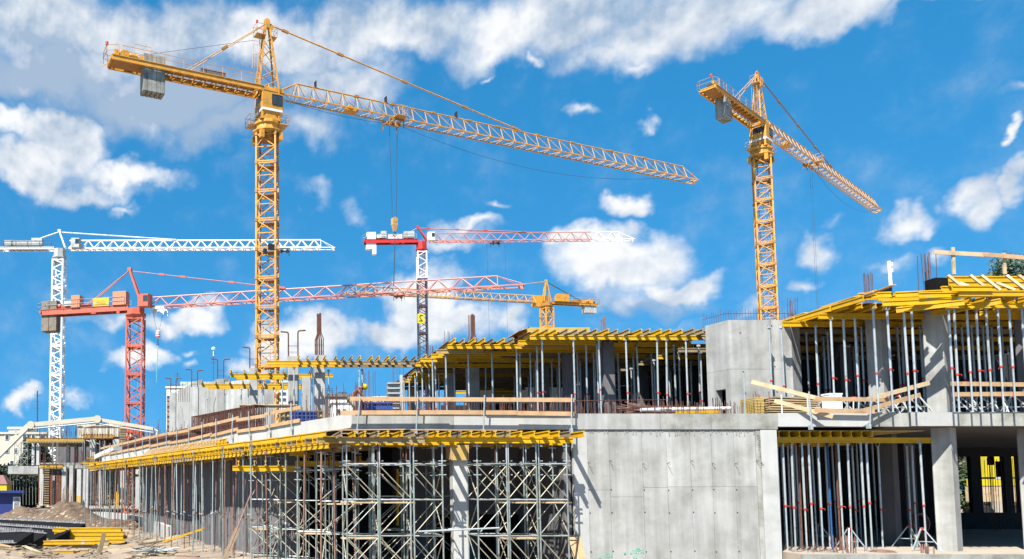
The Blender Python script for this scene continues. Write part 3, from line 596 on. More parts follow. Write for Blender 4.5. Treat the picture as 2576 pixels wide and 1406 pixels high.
# small far yellow crane, jib towards the left
b5, t5 = spread(1375, 762, 180, 872, 735)
fy, Jf, Pf = crane('distant small yellow tower crane with big square cab, jib pointing to the red crane', (b5.x, 180, -.8), b5.z, (t5.x, t5.y), 2.0, 4.4, R(20),
    dict(m='cy', mp='cyp', md='cyd', kind='tri', apex=5.2, ax=0., foot=.9, cj=12.6, cjh=.5, nsub=2, style='k', head=1.2, leg=.26, br=.16, jh=1.5, jw=1.5, pl=2.1, ch=.18, jbr=.12, root=0, jx=3.2, nsec=4,
         bal=(-10.9, 4, .75, .2, -1.9), bm='whited', ties=((22., .1, 'cyp', .08, (.28, .6, .9)), (-9.6, .5, 'cable', .05, (.2,))), tro=(36, 0), trm='cyd', cabx=.9, cabs=(1.75, 2.35), cabz=-.5, cabm='cy', rm='cyp',
         boxes=((-4.2, 2.8, 1.4, 2., 'cy', 'cabinet'), (-8.2, 2.4, 1., .9, 'cyd', 'cabinet'))))
# ------------------------------------------------------------------ ground
YZ = -.8                      # level of the yard; the building's floor slab is at 0
S1, S1B, Z2 = 4.86, 4.30, 8.72
def px_x(px, Y, z=0):         # world X of a pixel column at depth Y, height z
    return at(px, 1230-(z-CZ)*FPX/Y, Y).x
mounds = [(160,1268,67,3.1,1.7),(88,1262,80,4.6,.95),(268,1296,62,2.4,.55),(222,1292,66,2.4,.5),(330,1300,60,2.0,.5),(55,1276,74,2.6,1.1),(440,1322,46,1.6,.35),(30,1392,37,2.,.3)]
ml = [(px_x(a, Y, YZ), Y, r, h) for a, _, Y, r, h in mounds]
def gz(x, y):
    z = YZ + .05*math.sin(x*1.7+y*.6)+.04*math.sin(x*.6-y*1.9)+.03*math.sin(x*4.1+y*3.3)
    for mx, my, r, h in ml:
        d = math.hypot(x-mx, (y-my)*.9)/r
        if d < 2: z += h*math.exp(-d*d*1.6)*(1+.07*math.sin(x*3.1+y*2.3)+.05*math.sin(x*7.3-y*5.1))
    return z
b = MB(); nx, ny = 150, 190; x0, x1, y0, y1 = -46., 4., 18., 96.
for j in range(ny+1):
    for i in range(nx+1):
        x = x0+(x1-x0)*i/nx; y = y0+(y1-y0)*j/ny; e = min(i, nx-i, j, ny-j)/6; e = min(1, e)
        b.v.append((x, y, YZ+(gz(x, y)-YZ)*e+random.uniform(-.015, .015)*e))
b.f = [(j*(nx+1)+i, j*(nx+1)+i+1, (j+1)*(nx+1)+i+1, (j+1)*(nx+1)+i) for j in range(ny) for i in range(nx)]
struct(b.build('ground', 'sand', smooth=True))
b = MB()
for q in ((-1500, x0, -60, 2500), (x1, 1500, -60, 2500), (x0, x1, -60, y0), (x0, x1, y1, 2500)):
    b.add([(q[0], q[2], YZ), (q[1], q[2], YZ), (q[1], q[3], YZ), (q[0], q[3], YZ)], [(0, 1, 2, 3)])
struct(b.build('ground', 'sand'))
# the soil heaps as their own things, standing in the yard
for k, (mx, my, r, h) in enumerate(ml[:6]):
    b = MB(); n = 44
    for j in range(n+1):
        for i in range(n+1):
            x = mx+(i/n-.5)*3.4*r; y = my+(j/n-.5)*3.4*r; d = math.hypot(x-mx, y-my)/(1.7*r)
            z = gz(x, y)+.05*max(0, 1-d)+random.uniform(-.04, .04)-.35*max(0, d-.72)/.28+.04*math.sin(9*x)*math.sin(8*y)
            b.v.append((x, y, z))
    b.f = [(j*(n+1)+i, j*(n+1)+i+1, (j+1)*(n+1)+i+1, (j+1)*(n+1)+i) for j in range(n) for i in range(n)]
    tag(b.build('soil_heap', 'soil'), ('conical brown soil heap, tallest of the heaps in the yard', 'long low brown soil heap right behind the blue site cabin', 'small rough soil heap by the low white kerb wall', 'small soil heap beside the tallest conical heap', 'flat spread of soil in front of the kerb wall bend', 'soil heap at the corner of the blue site cabin')[k], 'soil heap', 'soil heaps in the yard')
b = MB()
for i in range(900):
    x = random.uniform(-20, 2); y = random.uniform(30, 62); s = random.uniform(.03, .11)
    b.box((x, y, gz(x, y)+s*.2), (s*random.uniform(.7, 1.6), s, s*.7), Matrix.Rotation(random.uniform(0, 3), 3, 'Z'))
tag(b.build('rubble', 'sand'), 'pale stones and clods scattered over the sandy yard', 'rubble', kind='stuff')
# ------------------------------------------------------------------ main building, concrete
EDGE = [(3.3, 28.), (1.7, 31.5), (-.9, 36.9), (-5.1, 46.3), (-10.1, 57.8), (-12.5, 63.5)]
bld = thing('concrete_building', 'unfinished grey concrete building with yellow formwork decks on both storeys', 'building', (10, 40, 0))
def part(name, m, fn, par=bld):
    b = MB(); fn(b); return b.build(name, m, par)
# slab over the ground storey
poly = [(x, y+.25) for x, y in EDGE[:1]]+[(x+.25, y) for x, y in EDGE[1:]]+[(-6, 70), (44, 70), (44, 28.25)]
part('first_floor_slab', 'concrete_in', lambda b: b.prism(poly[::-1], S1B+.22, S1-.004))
def fascia(x0, x1, z0, z1, m, y=28.): return part('fascia_panel', m, lambda b: b.bx(x0, x1, y, y+.28, z0, z1))
xs = [3.3, 6.9, 11.05, 14.2, 16.0, 18.35]
for i, (a, c_) in enumerate(zip(xs, xs[1:])): fascia(a+.006, c_-.006, S1B, S1, ['concrete', 'concrete_pale', 'concrete', 'concrete_stain', 'concrete_stain'][i])
fascia(18.356, 21.6, S1B+.1, S1+.02, 'concrete_pale', 27.97); fascia(21.612, 23.0, S1B+.1, S1+.02, 'concrete_stain', 27.97); fascia(23.012, 24.75, S1B+.12, S1+.04, 'concrete_pale', 27.93)
fascia(24.76, 29.9, S1B+.12, S1+.05, 'concrete_stain', 27.93); fascia(29.912, 38, S1B+.12, S1+.05, 'concrete', 27.93)
for (a, c_) in zip(EDGE, EDGE[1:]):
    def f(b):
        p, q = Vector((c_[0], c_[1], 0)), Vector((a[0], a[1], 0)); d = (q-p).normalized(); n = Vector((-d.y, d.x, 0))
        p += d*.006; q -= d*.006; b.prism([(p.x, p.y), (q.x, q.y), (q+n*.25).to_2d()[:], (p+n*.25).to_2d()[:]], S1B+.06, S1)
    part('fascia_panel', 'concrete_pale', f)
# floor slab of the ground storey
part('ground_floor_slab', 'slabf', lambda b: b.bx(18.42, 44, 27.2, 62, -.45, 0)); part('ground_floor_slab', 'slabf', lambda b: b.bx(11.2, 18.41, 28.4, 62, -.45, 0)); part('slab_edge', 'concrete_stain', lambda b: b.bx(18.4, 44, 27.1, 27.19, -.5, -.01))
part('ground_floor_slab', 'slabf', lambda b: b.bx(-1, 11.1, 31.5, 62, -.78, -.76))
# big wall made of form-size panels, joints open 12 mm over a dark backing
wx = [11.12, 11.62, 12.39, 13.55, 14.41, 15.25, 16.0, 16.8, 17.56]
part('wall_core', 'joint', lambda b: b.bx(11.16, 18.3, 28.075, 28.35, -.6, S1B-.01))
for i, (a, c_) in enumerate(zip(wx, wx[1:])):
    zs = [-.6, 1.45, S1B-.02] if i != 2 and i else ([-.6, 1.1, S1B-.02] if i else [-.6, S1B-.02])
    if i == 3: zs = [-.6, 2.25, S1B-.02]
    if i == 1: zs = [-.6, 2.17, S1B-.02]
    if i > 3: zs = [-.6, 2.28, S1B-.02]
    if i == 2: zs = [-.6, 1.92, S1B-.02]
    for z0, z1 in zip(zs, zs[1:]): part('panel', 'concrete_pale' if i == 0 else 'concrete', lambda b: b.bx(a+.005, c_-.005, 28.05+.006*random.random(), 28.2, z0+.004, z1-.004))
for (a, c_, m, dy) in ((17.56, 17.72, 'concrete_stain', 0.), (17.72, 18.3, 'concrete_pale', -.03)): part('panel', m, lambda b: b.bx(a+.007, c_-.003, 28.03+dy, 28.2, -.6, S1B-.02))
# form-tie holes, protruding tie wires, drips
b = MB()
for i, a in enumerate(wx[1:]+[17.7]):
    for z in (.0, 1.35, 2.15): b.lathe((a+.03, 28.047, z+.04*random.random()), [(.022, -.004), (.022, .004)], 8, 'y')
tag(b.build('tie_hole', 'black', bld), kind='stuff')
for i, a in enumerate(wx[1:]+[17.7]):
    z = 3.12+.06*math.sin(i*2.); part('tie_wire', 'rust', lambda b: (b.tube((a, 28.05, z), (a-.01, 27.80+.05*(i % 3), z+.03), .008, 4), b.tube((a, 28.0, z), (a+.09, 27.97, z-.05), .006, 4)))
for i in range(58):
    a = 11.7+6.*i/58+random.uniform(-.03, .03); h = random.uniform(.04, .2)
    if i % 3 == 0 or random.random() < .55:
        b = MB() if i == 0 else b; b.prism([(a, 28.032), (a+.028, 28.032), (a+.024, 28.045), (a+.004, 28.045)], S1B-.03-h, S1B-.01)
tag(b.build('grout_drip', 'concrete_stain', bld), kind='stuff')
def ridge(b):   # rough grout seam running down beside the pale strip
    z = 4.1; x = 17.66
    while z > .9:
        x += random.uniform(-.01, .02); b.box((x, 28.03, z), (.05+.03*random.random(), .05, .11), Matrix.Rotation(random.uniform(-.3, .3), 3, 'Y')); z -= .08
part('grout_seam', 'concrete_stain', ridge)
# turquoise spray lettering low on the wall
def spray(word, x, z, h, rot=0.):
    st = {'U': [[(0,1),(0,.2),(.3,0),(.55,.3),(.55,1)]], 'W': [[(0,1),(.15,0),(.32,.6),(.5,0),(.7,1)]], '7': [[(0,1),(.55,1),(.25,0)]], '0': [[(.1,.2),(0,.7),(.3,1),(.55,.7),(.45,.1),(.1,.2)]], ',': [[(.2,.1),(.1,-.2)]],
          '3': [[(0,1),(.5,.9),(.2,.55),(.5,.3),(.1,0)]], '2': [[(0,.8),(.3,1),(.5,.75),(0,0),(.6,.05)]], 'V': [[(0,1),(.3,0),(.55,1)]], 'M': [[(0,0),(.05,1),(.3,.4),(.55,1),(.6,0)]], 'A': [[(0,0),(.3,1),(.6,0)],[(.1,.4),(.5,.4)]], 'R': [[(0,0),(0,1),(.5,.8),(.05,.5),(.55,0)]], 'Y': [[(0,1),(.3,.5),(.3,0)],[(.6,1),(.3,.5)]], 'K': [[(0,0),(0,1)],[(.5,1),(0,.5),(.5,0)]], 'I': [[(0,0),(0,1)]], ' ': []}
    def f(b):
        cx = 0
        for ch in word:
            for s_ in st.get(ch, []): 
                pts = [(x+(cx+u*.8)*h*math.cos(rot)-v*h*math.sin(rot), 28.046, z+(cx+u*.8)*h*math.sin(rot)+v*h*math.cos(rot)) for u, v in s_]
                for p, q in zip(pts, pts[1:]): b.bar(p, q, .004, .016, (0, 1, 0)) if 0 else b.prof(p, q, [(-.010,-.003),(.010,-.003),(.010,.003),(-.010,.003)], (0, 1, 0))
            cx += .72 if ch != 'I' else .3
    part('sprayed_lettering', 'green', f)
spray('UZYMAR', 11.92, -.22, .12, .10); spray('W', 12.80, -.10, .12, .05); spray('U70,32', 13.02, -.07, .12, .09); spray('YR', 13.22, .03, .11); spray('VV', 13.10, -.24, .13)
# left-hand back walls in the shade of the deck
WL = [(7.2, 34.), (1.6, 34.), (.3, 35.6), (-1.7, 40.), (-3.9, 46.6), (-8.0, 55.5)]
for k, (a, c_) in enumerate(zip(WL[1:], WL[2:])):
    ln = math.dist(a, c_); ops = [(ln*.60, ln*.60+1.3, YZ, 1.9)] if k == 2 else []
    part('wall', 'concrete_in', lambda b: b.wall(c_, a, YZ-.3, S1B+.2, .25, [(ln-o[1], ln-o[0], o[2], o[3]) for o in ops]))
part('wall', 'black', lambda b: b.wall((-1.9, 47.6), (.1, 40.6), YZ-.3, S1B+.2, .2)); part('wall', 'concrete_in', lambda b: b.wall((6.4, 33.2), (11.1, 33.2), YZ-.3, S1B+.2, .25, [(1.0, 1.95, YZ-.3, 1.15), (2.75, 4.5, YZ-.3, 1.15)]))  # black backing wall paints the dark room behind the door
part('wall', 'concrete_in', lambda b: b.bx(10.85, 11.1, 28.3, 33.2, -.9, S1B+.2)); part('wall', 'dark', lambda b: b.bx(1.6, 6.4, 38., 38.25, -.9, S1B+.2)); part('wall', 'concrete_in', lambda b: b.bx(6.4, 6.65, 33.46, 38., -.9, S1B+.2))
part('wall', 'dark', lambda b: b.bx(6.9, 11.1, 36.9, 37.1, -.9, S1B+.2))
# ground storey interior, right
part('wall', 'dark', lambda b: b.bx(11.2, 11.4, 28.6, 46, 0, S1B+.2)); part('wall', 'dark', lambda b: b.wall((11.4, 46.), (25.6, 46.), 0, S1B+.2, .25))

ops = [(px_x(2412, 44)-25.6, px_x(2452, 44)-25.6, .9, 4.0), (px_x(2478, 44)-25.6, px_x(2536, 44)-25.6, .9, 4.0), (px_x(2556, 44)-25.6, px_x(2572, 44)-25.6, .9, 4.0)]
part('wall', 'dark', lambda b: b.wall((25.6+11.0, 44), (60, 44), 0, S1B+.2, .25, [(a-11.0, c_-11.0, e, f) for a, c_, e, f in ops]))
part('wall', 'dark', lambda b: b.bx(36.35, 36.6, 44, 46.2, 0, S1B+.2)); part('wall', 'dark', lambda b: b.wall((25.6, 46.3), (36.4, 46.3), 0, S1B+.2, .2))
def column(px, Y, z0, z1, w, rot=0., m='concrete', lab=None, d=None):
    x = px_x(px, Y, (z0+z1)/2); b = MB(); b.M = Matrix.Translation((x, Y, 0)) @ Matrix.Rotation(rot, 4, 'Z'); d = d or w
    c_ = .025; a, e = w/2, d/2
    b.prism([(-a+c_,-e),(a-c_,-e),(a,-e+c_),(a,e-c_),(a-c_,e),(-a+c_,e),(-a,e-c_),(-a,-e+c_)], z0, z1)
    o = b.build('column', m, bld)
    if lab: o['label'] = lab
    return x
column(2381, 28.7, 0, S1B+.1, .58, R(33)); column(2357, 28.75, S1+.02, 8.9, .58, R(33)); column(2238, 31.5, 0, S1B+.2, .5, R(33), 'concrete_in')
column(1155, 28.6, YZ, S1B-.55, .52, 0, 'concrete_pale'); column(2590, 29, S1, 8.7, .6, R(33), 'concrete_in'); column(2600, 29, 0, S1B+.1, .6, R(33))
# cardboard-wrapped column
xw = column(2208, 29.8, S1+.02, 8.8, .50, R(30)); 
# upper storey columns of the left part
cols2 = [(738,42.5,.56,.56,9.3),(804,42.5,.55,.7,9.35),(638,47.,.5,.5,9.35),(555,52.,.5,.5,9.4),(489,57.,.6,.6,9.5),(435,60.,.5,.5,9.5),(1190,41.4,.58,.58,9.1),(1132,43.,.52,.52,9.1),(1084,46.5,.55,.55,9.0),(1432,37.,.46,.46,8.72),(1528,35.,.5,.5,8.72),(1040,49,.6,.6,8.4),(770,45.5,.5,.6,8.6),(990,52,.6,.6,8.2)]
CX = {}
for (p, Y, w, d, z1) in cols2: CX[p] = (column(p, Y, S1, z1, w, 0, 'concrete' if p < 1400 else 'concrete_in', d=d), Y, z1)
# stair core, many-sided, with a door
core = [(18.28, 32.15), (18.55, 31.0), (21.0, 31.0), (21.65, 31.45), (21.75, 33.4), (22.6, 34.2), (22.6, 36), (20.7, 36)]
for k, (a, c_) in enumerate(zip(core, core[1:]+core[:1])):
    ops = [(.42, .92, S1, 6.15)] if k == 0 else []
    zsp = [S1-.02, 6.9, 8.86]
    for z0, z1 in zip(zsp, zsp[1:]): part('core_wall', 'concrete', lambda b: b.wall(a, c_, z0+.004, z1-.004, .3, ops if z0 < 6 else []))
part('core_shade_fill', 'black', lambda b: b.prism([(18.75, 32.5), (18.9, 31.6), (20.9, 31.6), (21.2, 33), (21.6, 35.5), (20.9, 35.5)], S1, 8.6))  # black block paints the darkness inside the doorway
b = MB()
for x, z in ((19.0,8.35),(20.1,8.62),(20.25,8.62),(19.05,6.9-.1),(20.15,7.0),(20.3,7.0),(19.1,5.95),(20.2,6.0),(20.35,6.0),(19.05,5.3),(20.9,7.0),(20.95,6.)): b.lathe((x, 30.995, z), [(.025, -.004), (.025, .004)], 8, 'y')
tag(b.build('tie_hole', 'black', bld), kind='stuff')
part('core_seam', 'concrete_stain', lambda b: b.bx(20.14, 20.22, 30.985, 31.0, S1, 8.85))
# upper storey rear, near-black walls painted as deep shade
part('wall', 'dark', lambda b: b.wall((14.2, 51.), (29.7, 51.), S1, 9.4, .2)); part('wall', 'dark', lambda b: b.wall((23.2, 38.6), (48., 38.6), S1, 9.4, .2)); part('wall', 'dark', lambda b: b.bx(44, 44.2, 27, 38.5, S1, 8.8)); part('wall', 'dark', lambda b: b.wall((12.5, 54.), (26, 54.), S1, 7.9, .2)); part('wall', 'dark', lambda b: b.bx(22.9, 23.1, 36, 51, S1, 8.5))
cw_ = [(px_x(445, 68, 7), 68), (px_x(500, 61, 7), 61), (px_x(565, 57, 7), 57), (px_x(640, 55, 7), 55), (px_x(690, 55, 7), 55)]
for (a, c_), z1 in zip(zip(cw_, cw_[1:]), (10.6, 10.2, 9.9, 9.4)): part('wall', 'concrete', lambda b: b.wall(a, c_, S1, z1, .3))
# square-cut wall piece beside the core seen from the right
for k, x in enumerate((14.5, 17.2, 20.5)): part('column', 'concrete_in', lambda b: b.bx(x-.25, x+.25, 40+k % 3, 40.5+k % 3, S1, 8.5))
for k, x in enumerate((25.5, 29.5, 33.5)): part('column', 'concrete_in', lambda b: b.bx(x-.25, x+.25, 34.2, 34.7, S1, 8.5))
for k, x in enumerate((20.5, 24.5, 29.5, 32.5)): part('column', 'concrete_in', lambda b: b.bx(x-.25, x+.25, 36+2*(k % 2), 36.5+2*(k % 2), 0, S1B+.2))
# ------------------------------------------------------------------ starter bars
def bars(label, x, Y, z0, z1, w, n, group='starter bars', kind='straight', m='rust', r=.013):
    t = thing('rebar_bundle', label, 'reinforcing bars', (x, Y, z0), group)
    for i in range(n):
        u = (i/(max(1, n-1))-.5)*w; dy = random.choice((-.18, .18)); tl = random.uniform(-.05, .05); q = Vector((x+u, Y+dy, z0-.05)); b = MB()
        if kind == 'straight': b.tube(q, (q.x+tl, q.y, z1-random.uniform(0, .15)), r, 5)
        elif kind == 'joggle':
            s = 1 if u > 0 else -1; zc = z0+(z1-z0)*.38; zd = z0+(z1-z0)*.52
            b.path([q, (q.x, q.y, zc), (x+u*.45+tl*.3, q.y, zd), (x+u*.42+tl*.3, q.y, z1-random.uniform(0, .1))], r*2.2, 5)
        elif kind == 'hook':
            s = -1 if u < 0 else 1; b.path([q, (q.x, q.y, z1-.08), (q.x+s*.05, q.y, z1), (q.x+s*.42, q.y, z1+.03)], r*3.2, 5)
        b.build('bar', m, t)
    if kind != 'straight':
        for zz in (z0+.25, z0+.6):
            b = MB(); b.path([(x-w/2, Y-.18, zz), (x+w/2, Y-.18, zz), (x+w/2, Y+.18, zz), (x-w/2, Y+.18, zz), (x-w/2, Y-.18, zz)], .008, 4); b.build('stirrup', m, t)
    return t
def cb_(p, label, ztop_px, n, kind, w=.42, m='rust'):
    x, Y, z = CX[p]; bars(label, x, Y, z, at(p, ztop_px, Y).z, w, n, kind=kind, m=m)
cb_(804, 'rusty joggled column bars above the thick column behind the first rail', 786, 8, 'joggle'); cb_(1190, 'rusty joggled column bars rising through the upper middle deck', 791, 8, 'joggle')
cb_(738, 'rusty column bars with tops bent outwards beside the yellow crane tower', 834, 2, 'hook', .5); cb_(638, 'rusty bent-over bars on the column in front of the crane tower', 873, 2, 'hook', .46)
cb_(555, 'rusty bent-over bars on the column under the lowest yellow deck', 905, 2, 'hook', .4); cb_(489, 'rusty bent-over bars on the concrete column next to the tower block roof', 931, 2, 'hook', .4); cb_(435, 'rusty bent-over bars on the outermost column before the tower block', 951, 2, 'hook', .4)
cb_(1132, 'two straight rusty bar pairs over the stepped yellow beams', 833, 4, 'straight', .5); cb_(1084, 'thin rusty bar bundle behind the long yellow deck', 868, 6, 'straight', .55)


bars('short pale bar bundle standing above the middle of the upper deck', px_x(1522, 38, 9), 38, 8.9, at(1522, 795, 38).z, .22, 5, m='rustl', r=.022)
bars('rusty bar bundle poking up between the core and the right deck', px_x(1997, 34, 9), 34, 8.8, at(1997, 746, 34).z, .45, 6)
bars('rusty bar bundle above the wrapped column', px_x(2196, 29.5, 9), 29.5, 9.1, at(2196, 680, 29.5).z, .32, 7)
bars('tall rusty bar bundle beside the highest yellow side form', px_x(2337, 28.6, 9), 28.6, 9.3, at(2337, 633, 28.6).z, .42, 9)
bars('rusty starter bars at the slab edge by the lumber pack', px_x(2125, 27.6, .3), 27.6, -.5, at(2125, 1345, 27.6).z, .5, 9, m='rustl', r=.018)
bars('bent rusty starter bars in front of the corner column foot', px_x(2330, 27.4, .3), 27.4, -.5, at(2330, 1365, 27.4).z, .36, 8, m='rustl', r=.02)
bars('three rusty bars over the blue form box', px_x(930, 38, 6), 38, 5.6, at(930, 932, 38).z, .5, 6); bars('thin bars standing left of the ribbed column form', px_x(1000, 46, 7), 46, 6.5, at(1000, 905, 46).z, .6, 5)
bars('rusty bars beside the stair core door', px_x(1805, 30.6, 5.2), 30.6, S1, at(1805, 1012, 30.6).z+.3, .5, 6); bars('rusty bars standing on the slab at the lumber pack', px_x(1912, 29.2, 5.2), 29.2, S1, at(1912, 985, 29.2).z, .45, 8, m='rustl', r=.018)
# bars nobody would count: slab-edge starters and mats
b = MB()
for i in range(230):
    x = 3.6+random.uniform(0, 14.8); y = random.choice((28.5, 28.7)); h = random.uniform(.35, .75) if x < 11.5 else random.uniform(.3, .55)
    b.tube((x, y, S1-.02), (x+random.uniform(-.04, .04), y, S1+h), .009, 4)
for i in range(60): x = 18.6+random.uniform(-.9, 3.2); b.tube((x, 30.3, S1-.02), (x, 30.3, S1+random.uniform(.3, .75)), .009, 4)
for i in range(150):
    k = random.randrange(len(EDGE)-2); u = random.random(); a, c_ = EDGE[k+0], EDGE[k+1]; x, y = a[0]+(c_[0]-a[0])*u+.5, a[1]+(c_[1]-a[1])*u
    b.tube((x, y, S1), (x+random.uniform(-.06, .06), y, S1+random.uniform(.6, 1.3)), .010, 4)
b.tube((3.5, 28.5, S1+.42), (14.8, 28.5, S1+.55), .011, 4); b.tube((3.5, 28.5, S1+.16), (11., 28.5, S1+.16), .008, 4)
for i in range(110):
    x = 9.5+random.uniform(0, 8.); y = random.uniform(30, 33.); b.tube((x, y, S1), (x+random.uniform(-.08, .08), y, S1+random.uniform(.3, 1.0)), .011, 4)
tag(b.build('slab_starter_bars', 'rust'), 'rusty starter bars bristling along the slab edge', 'reinforcing bars', kind='stuff')
b = MB()
for (a, c_) in zip(core[:5], core[1:6]):
    n = int(math.dist(a, c_)/.11)
    for i in range(n):
        u = i/n; x, y = a[0]+(c_[0]-a[0])*u, a[1]+(c_[1]-a[1])*u+.15; b.tube((x, y, 8.8), (x+random.uniform(-.03, .03), y, 9.1+random.uniform(.1, .35)), .008, 4)
    b.tube((a[0], a[1]+.15, 9.15), (c_[0], c_[1]+.15, 9.15), .009, 4)
tag(b.build('core_starter_bars', 'rust'), 'crown of short rusty bars on the stair core rim', 'reinforcing bars', kind='stuff')
b = MB()
for i in range(34): x = px_x(450+i*4.4, 62, 9); b.tube((x, 62, 9.), (x, 62, 9.9+random.uniform(0, .8)), .014, 4)
for i in range(60): k = random.uniform(0, 1); x = px_x(760+240*k, 44, 6); b.tube((x, 44, 4.9), (x+random.uniform(-.1, .1), 44, 5.9+random.uniform(0, .9)), .012, 4)
tag(b.build('far_starter_bars', 'rust'), 'thin rusty bars along the far slab and roof edge', 'reinforcing bars', kind='stuff')
# ------------------------------------------------------------------ steel props
def pmesh():
    o = {}
    o['base'] = MB().box((0, 0, .005), (.13, .13, .01)); 
    b = MB(); b.lathe((0, 0, 0), [(.040, -.04), (.046, -.025), (.046, .025), (.040, .04)], 10); b.tube((.03, 0, .0), (.12, .02, -.02), .009, 5); b.tube((.12, .02, -.02), (.11, .03, -.07), .009, 5); o['collar'] = b
    b = MB(); b.tube((0, 0, 0), (0, 0, 1), .038, 8); o['outer'] = b
    b = MB(); b.tube((0, 0, 0), (0, 0, 1), .030, 8); o['inner'] = b
    b = MB(); b.box((0, 0, -.005), (.13, .13, .01)); b.box((-.05, 0, .04), (.008, .1, .09)); b.box((.05, 0, .04), (.008, .1, .09)); o['head'] = b
    return o
PMB = pmesh(); _pm = {}
def pm(k, m):
    if (k, m) not in _pm: _pm[(k, m)] = PMB[k].mesh('prop_'+k, m)
    return _pm[(k, m)]
NPROP = 0
def prop(x, y, z0, z1, label, group, m='galv', mc='red', tilt=.008, k=1.):
    global NPROP; NPROP += 1
    tx, ty = random.gauss(0, tilt), random.gauss(0, tilt); h = z1-z0
    T = Matrix.Translation((x, y, z0)) @ Matrix.Rotation(tx, 4, 'X') @ Matrix.Rotation(ty, 4, 'Y') @ Matrix.Rotation(random.uniform(-1.2, 1.2), 4, 'Z')
    t = tag(place('steel_prop', None, T), label, 'steel prop', group)
    hc = h*random.uniform(.36, .44)
    place('lower_tube', pm('inner', m), T @ Matrix.Diagonal((k, k, hc, 1)), t)
    place('upper_tube', pm('outer', m), T @ Matrix.Translation((0, 0, hc)) @ Matrix.Diagonal((k, k, h-hc-.02, 1)), t)
    place('collar', pm('collar', mc), T @ Matrix.Translation((0, 0, hc)), t)
    place('base_plate', pm('base', m), T, t); place('head_plate', pm('head', m), T @ Matrix.Translation((0, 0, h-.02)), t)
    return t
def proprow(pts, z0, z1, what, group, **k):
    for i, (x, y) in enumerate(pts):
        zz = z0(x, y) if callable(z0) else z0
        prop(x, y, zz, z1, (what % ordn(i)), group, **k)
def pxs(lst, Y, z): return [(px_x(p, Y, z), Y+random.uniform(-.05, .05)) for p in lst]
# ------------------------------------------------------------------ formwork decks
def ymat(wz=.25):
    r = random.random(); return 'yelw' if r < wz*.55 else 'grayw' if r < wz else 'yel'
def deck(label, stringers, joists, ply=None, zs=0, wz=.25, jz=None, plym='yply', pz=None, edge=()):
    """stringers/joists: lists of (p0,p1) centre lines in 3D"""
    c0 = stringers[0][0]; t = thing('formwork_deck', label, 'formwork', c0, 'yellow formwork decks')
    for q in stringers: stick('main_beam', 'beam', q[2] if len(q) > 2 else ymat(wz*.6), q[0], q[1], t)
    for jj in joists: stick('joist', 'beam', jj[2] if len(jj) > 2 and random.random() < .75 else ymat(wz), jj[0], jj[1], t)
    for (p, q) in edge: stick('edge_beam', 'beam', 'yel', p, q, t)
    if ply:
        for k, pp in enumerate(ply):
            b = MB(); b.prism(pp, pz, pz+.021); b.build('plywood_sheet', plym, t)
    return t
def rect(x0, x1, y0, y1): return [(x0, y0), (x1, y0), (x1, y1), (x0, y1)]
def sheets(x0, x1, y0, y1, n):
    return [rect(x0+(x1-x0)*k/n+.005, x0+(x1-x0)*(k+1)/n-.005, y0, y1) for k in range(n)]
def splitbeam(x0, x1, y, z, L=3.6, ang=0.):
    out = []; x = x0; k = 0
    while x < x1-.3:
        e = min(x+L+.3, x1); out.append(((x, y+.09*(k % 2), z), (e, y+.09*(k % 2), z))); x += L; k += 1
    return out
# front deck, lower storey (in front of the slab edge, x 850..1450)
ZS, ZJ = 3.85, 4.05
xa, xb = px_x(853, 26.9, 4), px_x(1446, 26.9, 4)
js = []; x = xa+.05
while x < xb: js.append(((x+random.uniform(-.03, .03), 26.55+random.uniform(-.08, .06), ZJ), (x+random.uniform(-.04, .04)-.1, 29.6, ZJ))); x += random.choice((.40, .44, .46, .36))
js.append(((xb+.18, 26.6, ZJ), (xb+.05, 29.5, ZJ)))
D1 = deck('long yellow beam deck along the lower slab edge above the scaffold towers', [((xa, 26.9, ZS), (xa+2.9, 26.9, ZS), 'yelw')]+[q+('yel',) for q in splitbeam(xa+2.6, xb, 26.98, ZS, 3.9)]+splitbeam(xa+.4, 10.8, 28.2, ZS)+splitbeam(xa+.4, 10.8, 29.4, ZS), js, ply=sheets(xa, 10.8, 28.0, 30.0, 6), pz=ZJ+.102, wz=.42)
stick('loose_board', 'board', 'wood', (xa-.2, 26.75, 4.18), (xa+2.2, 26.7, 4.2), D1, (0, 1, 0)); stick('loose_board', 'board', 'wood', (xa+2.4, 26.8, 4.19), (xb-2, 26.8, 4.18), D1, (0, 1, 0))
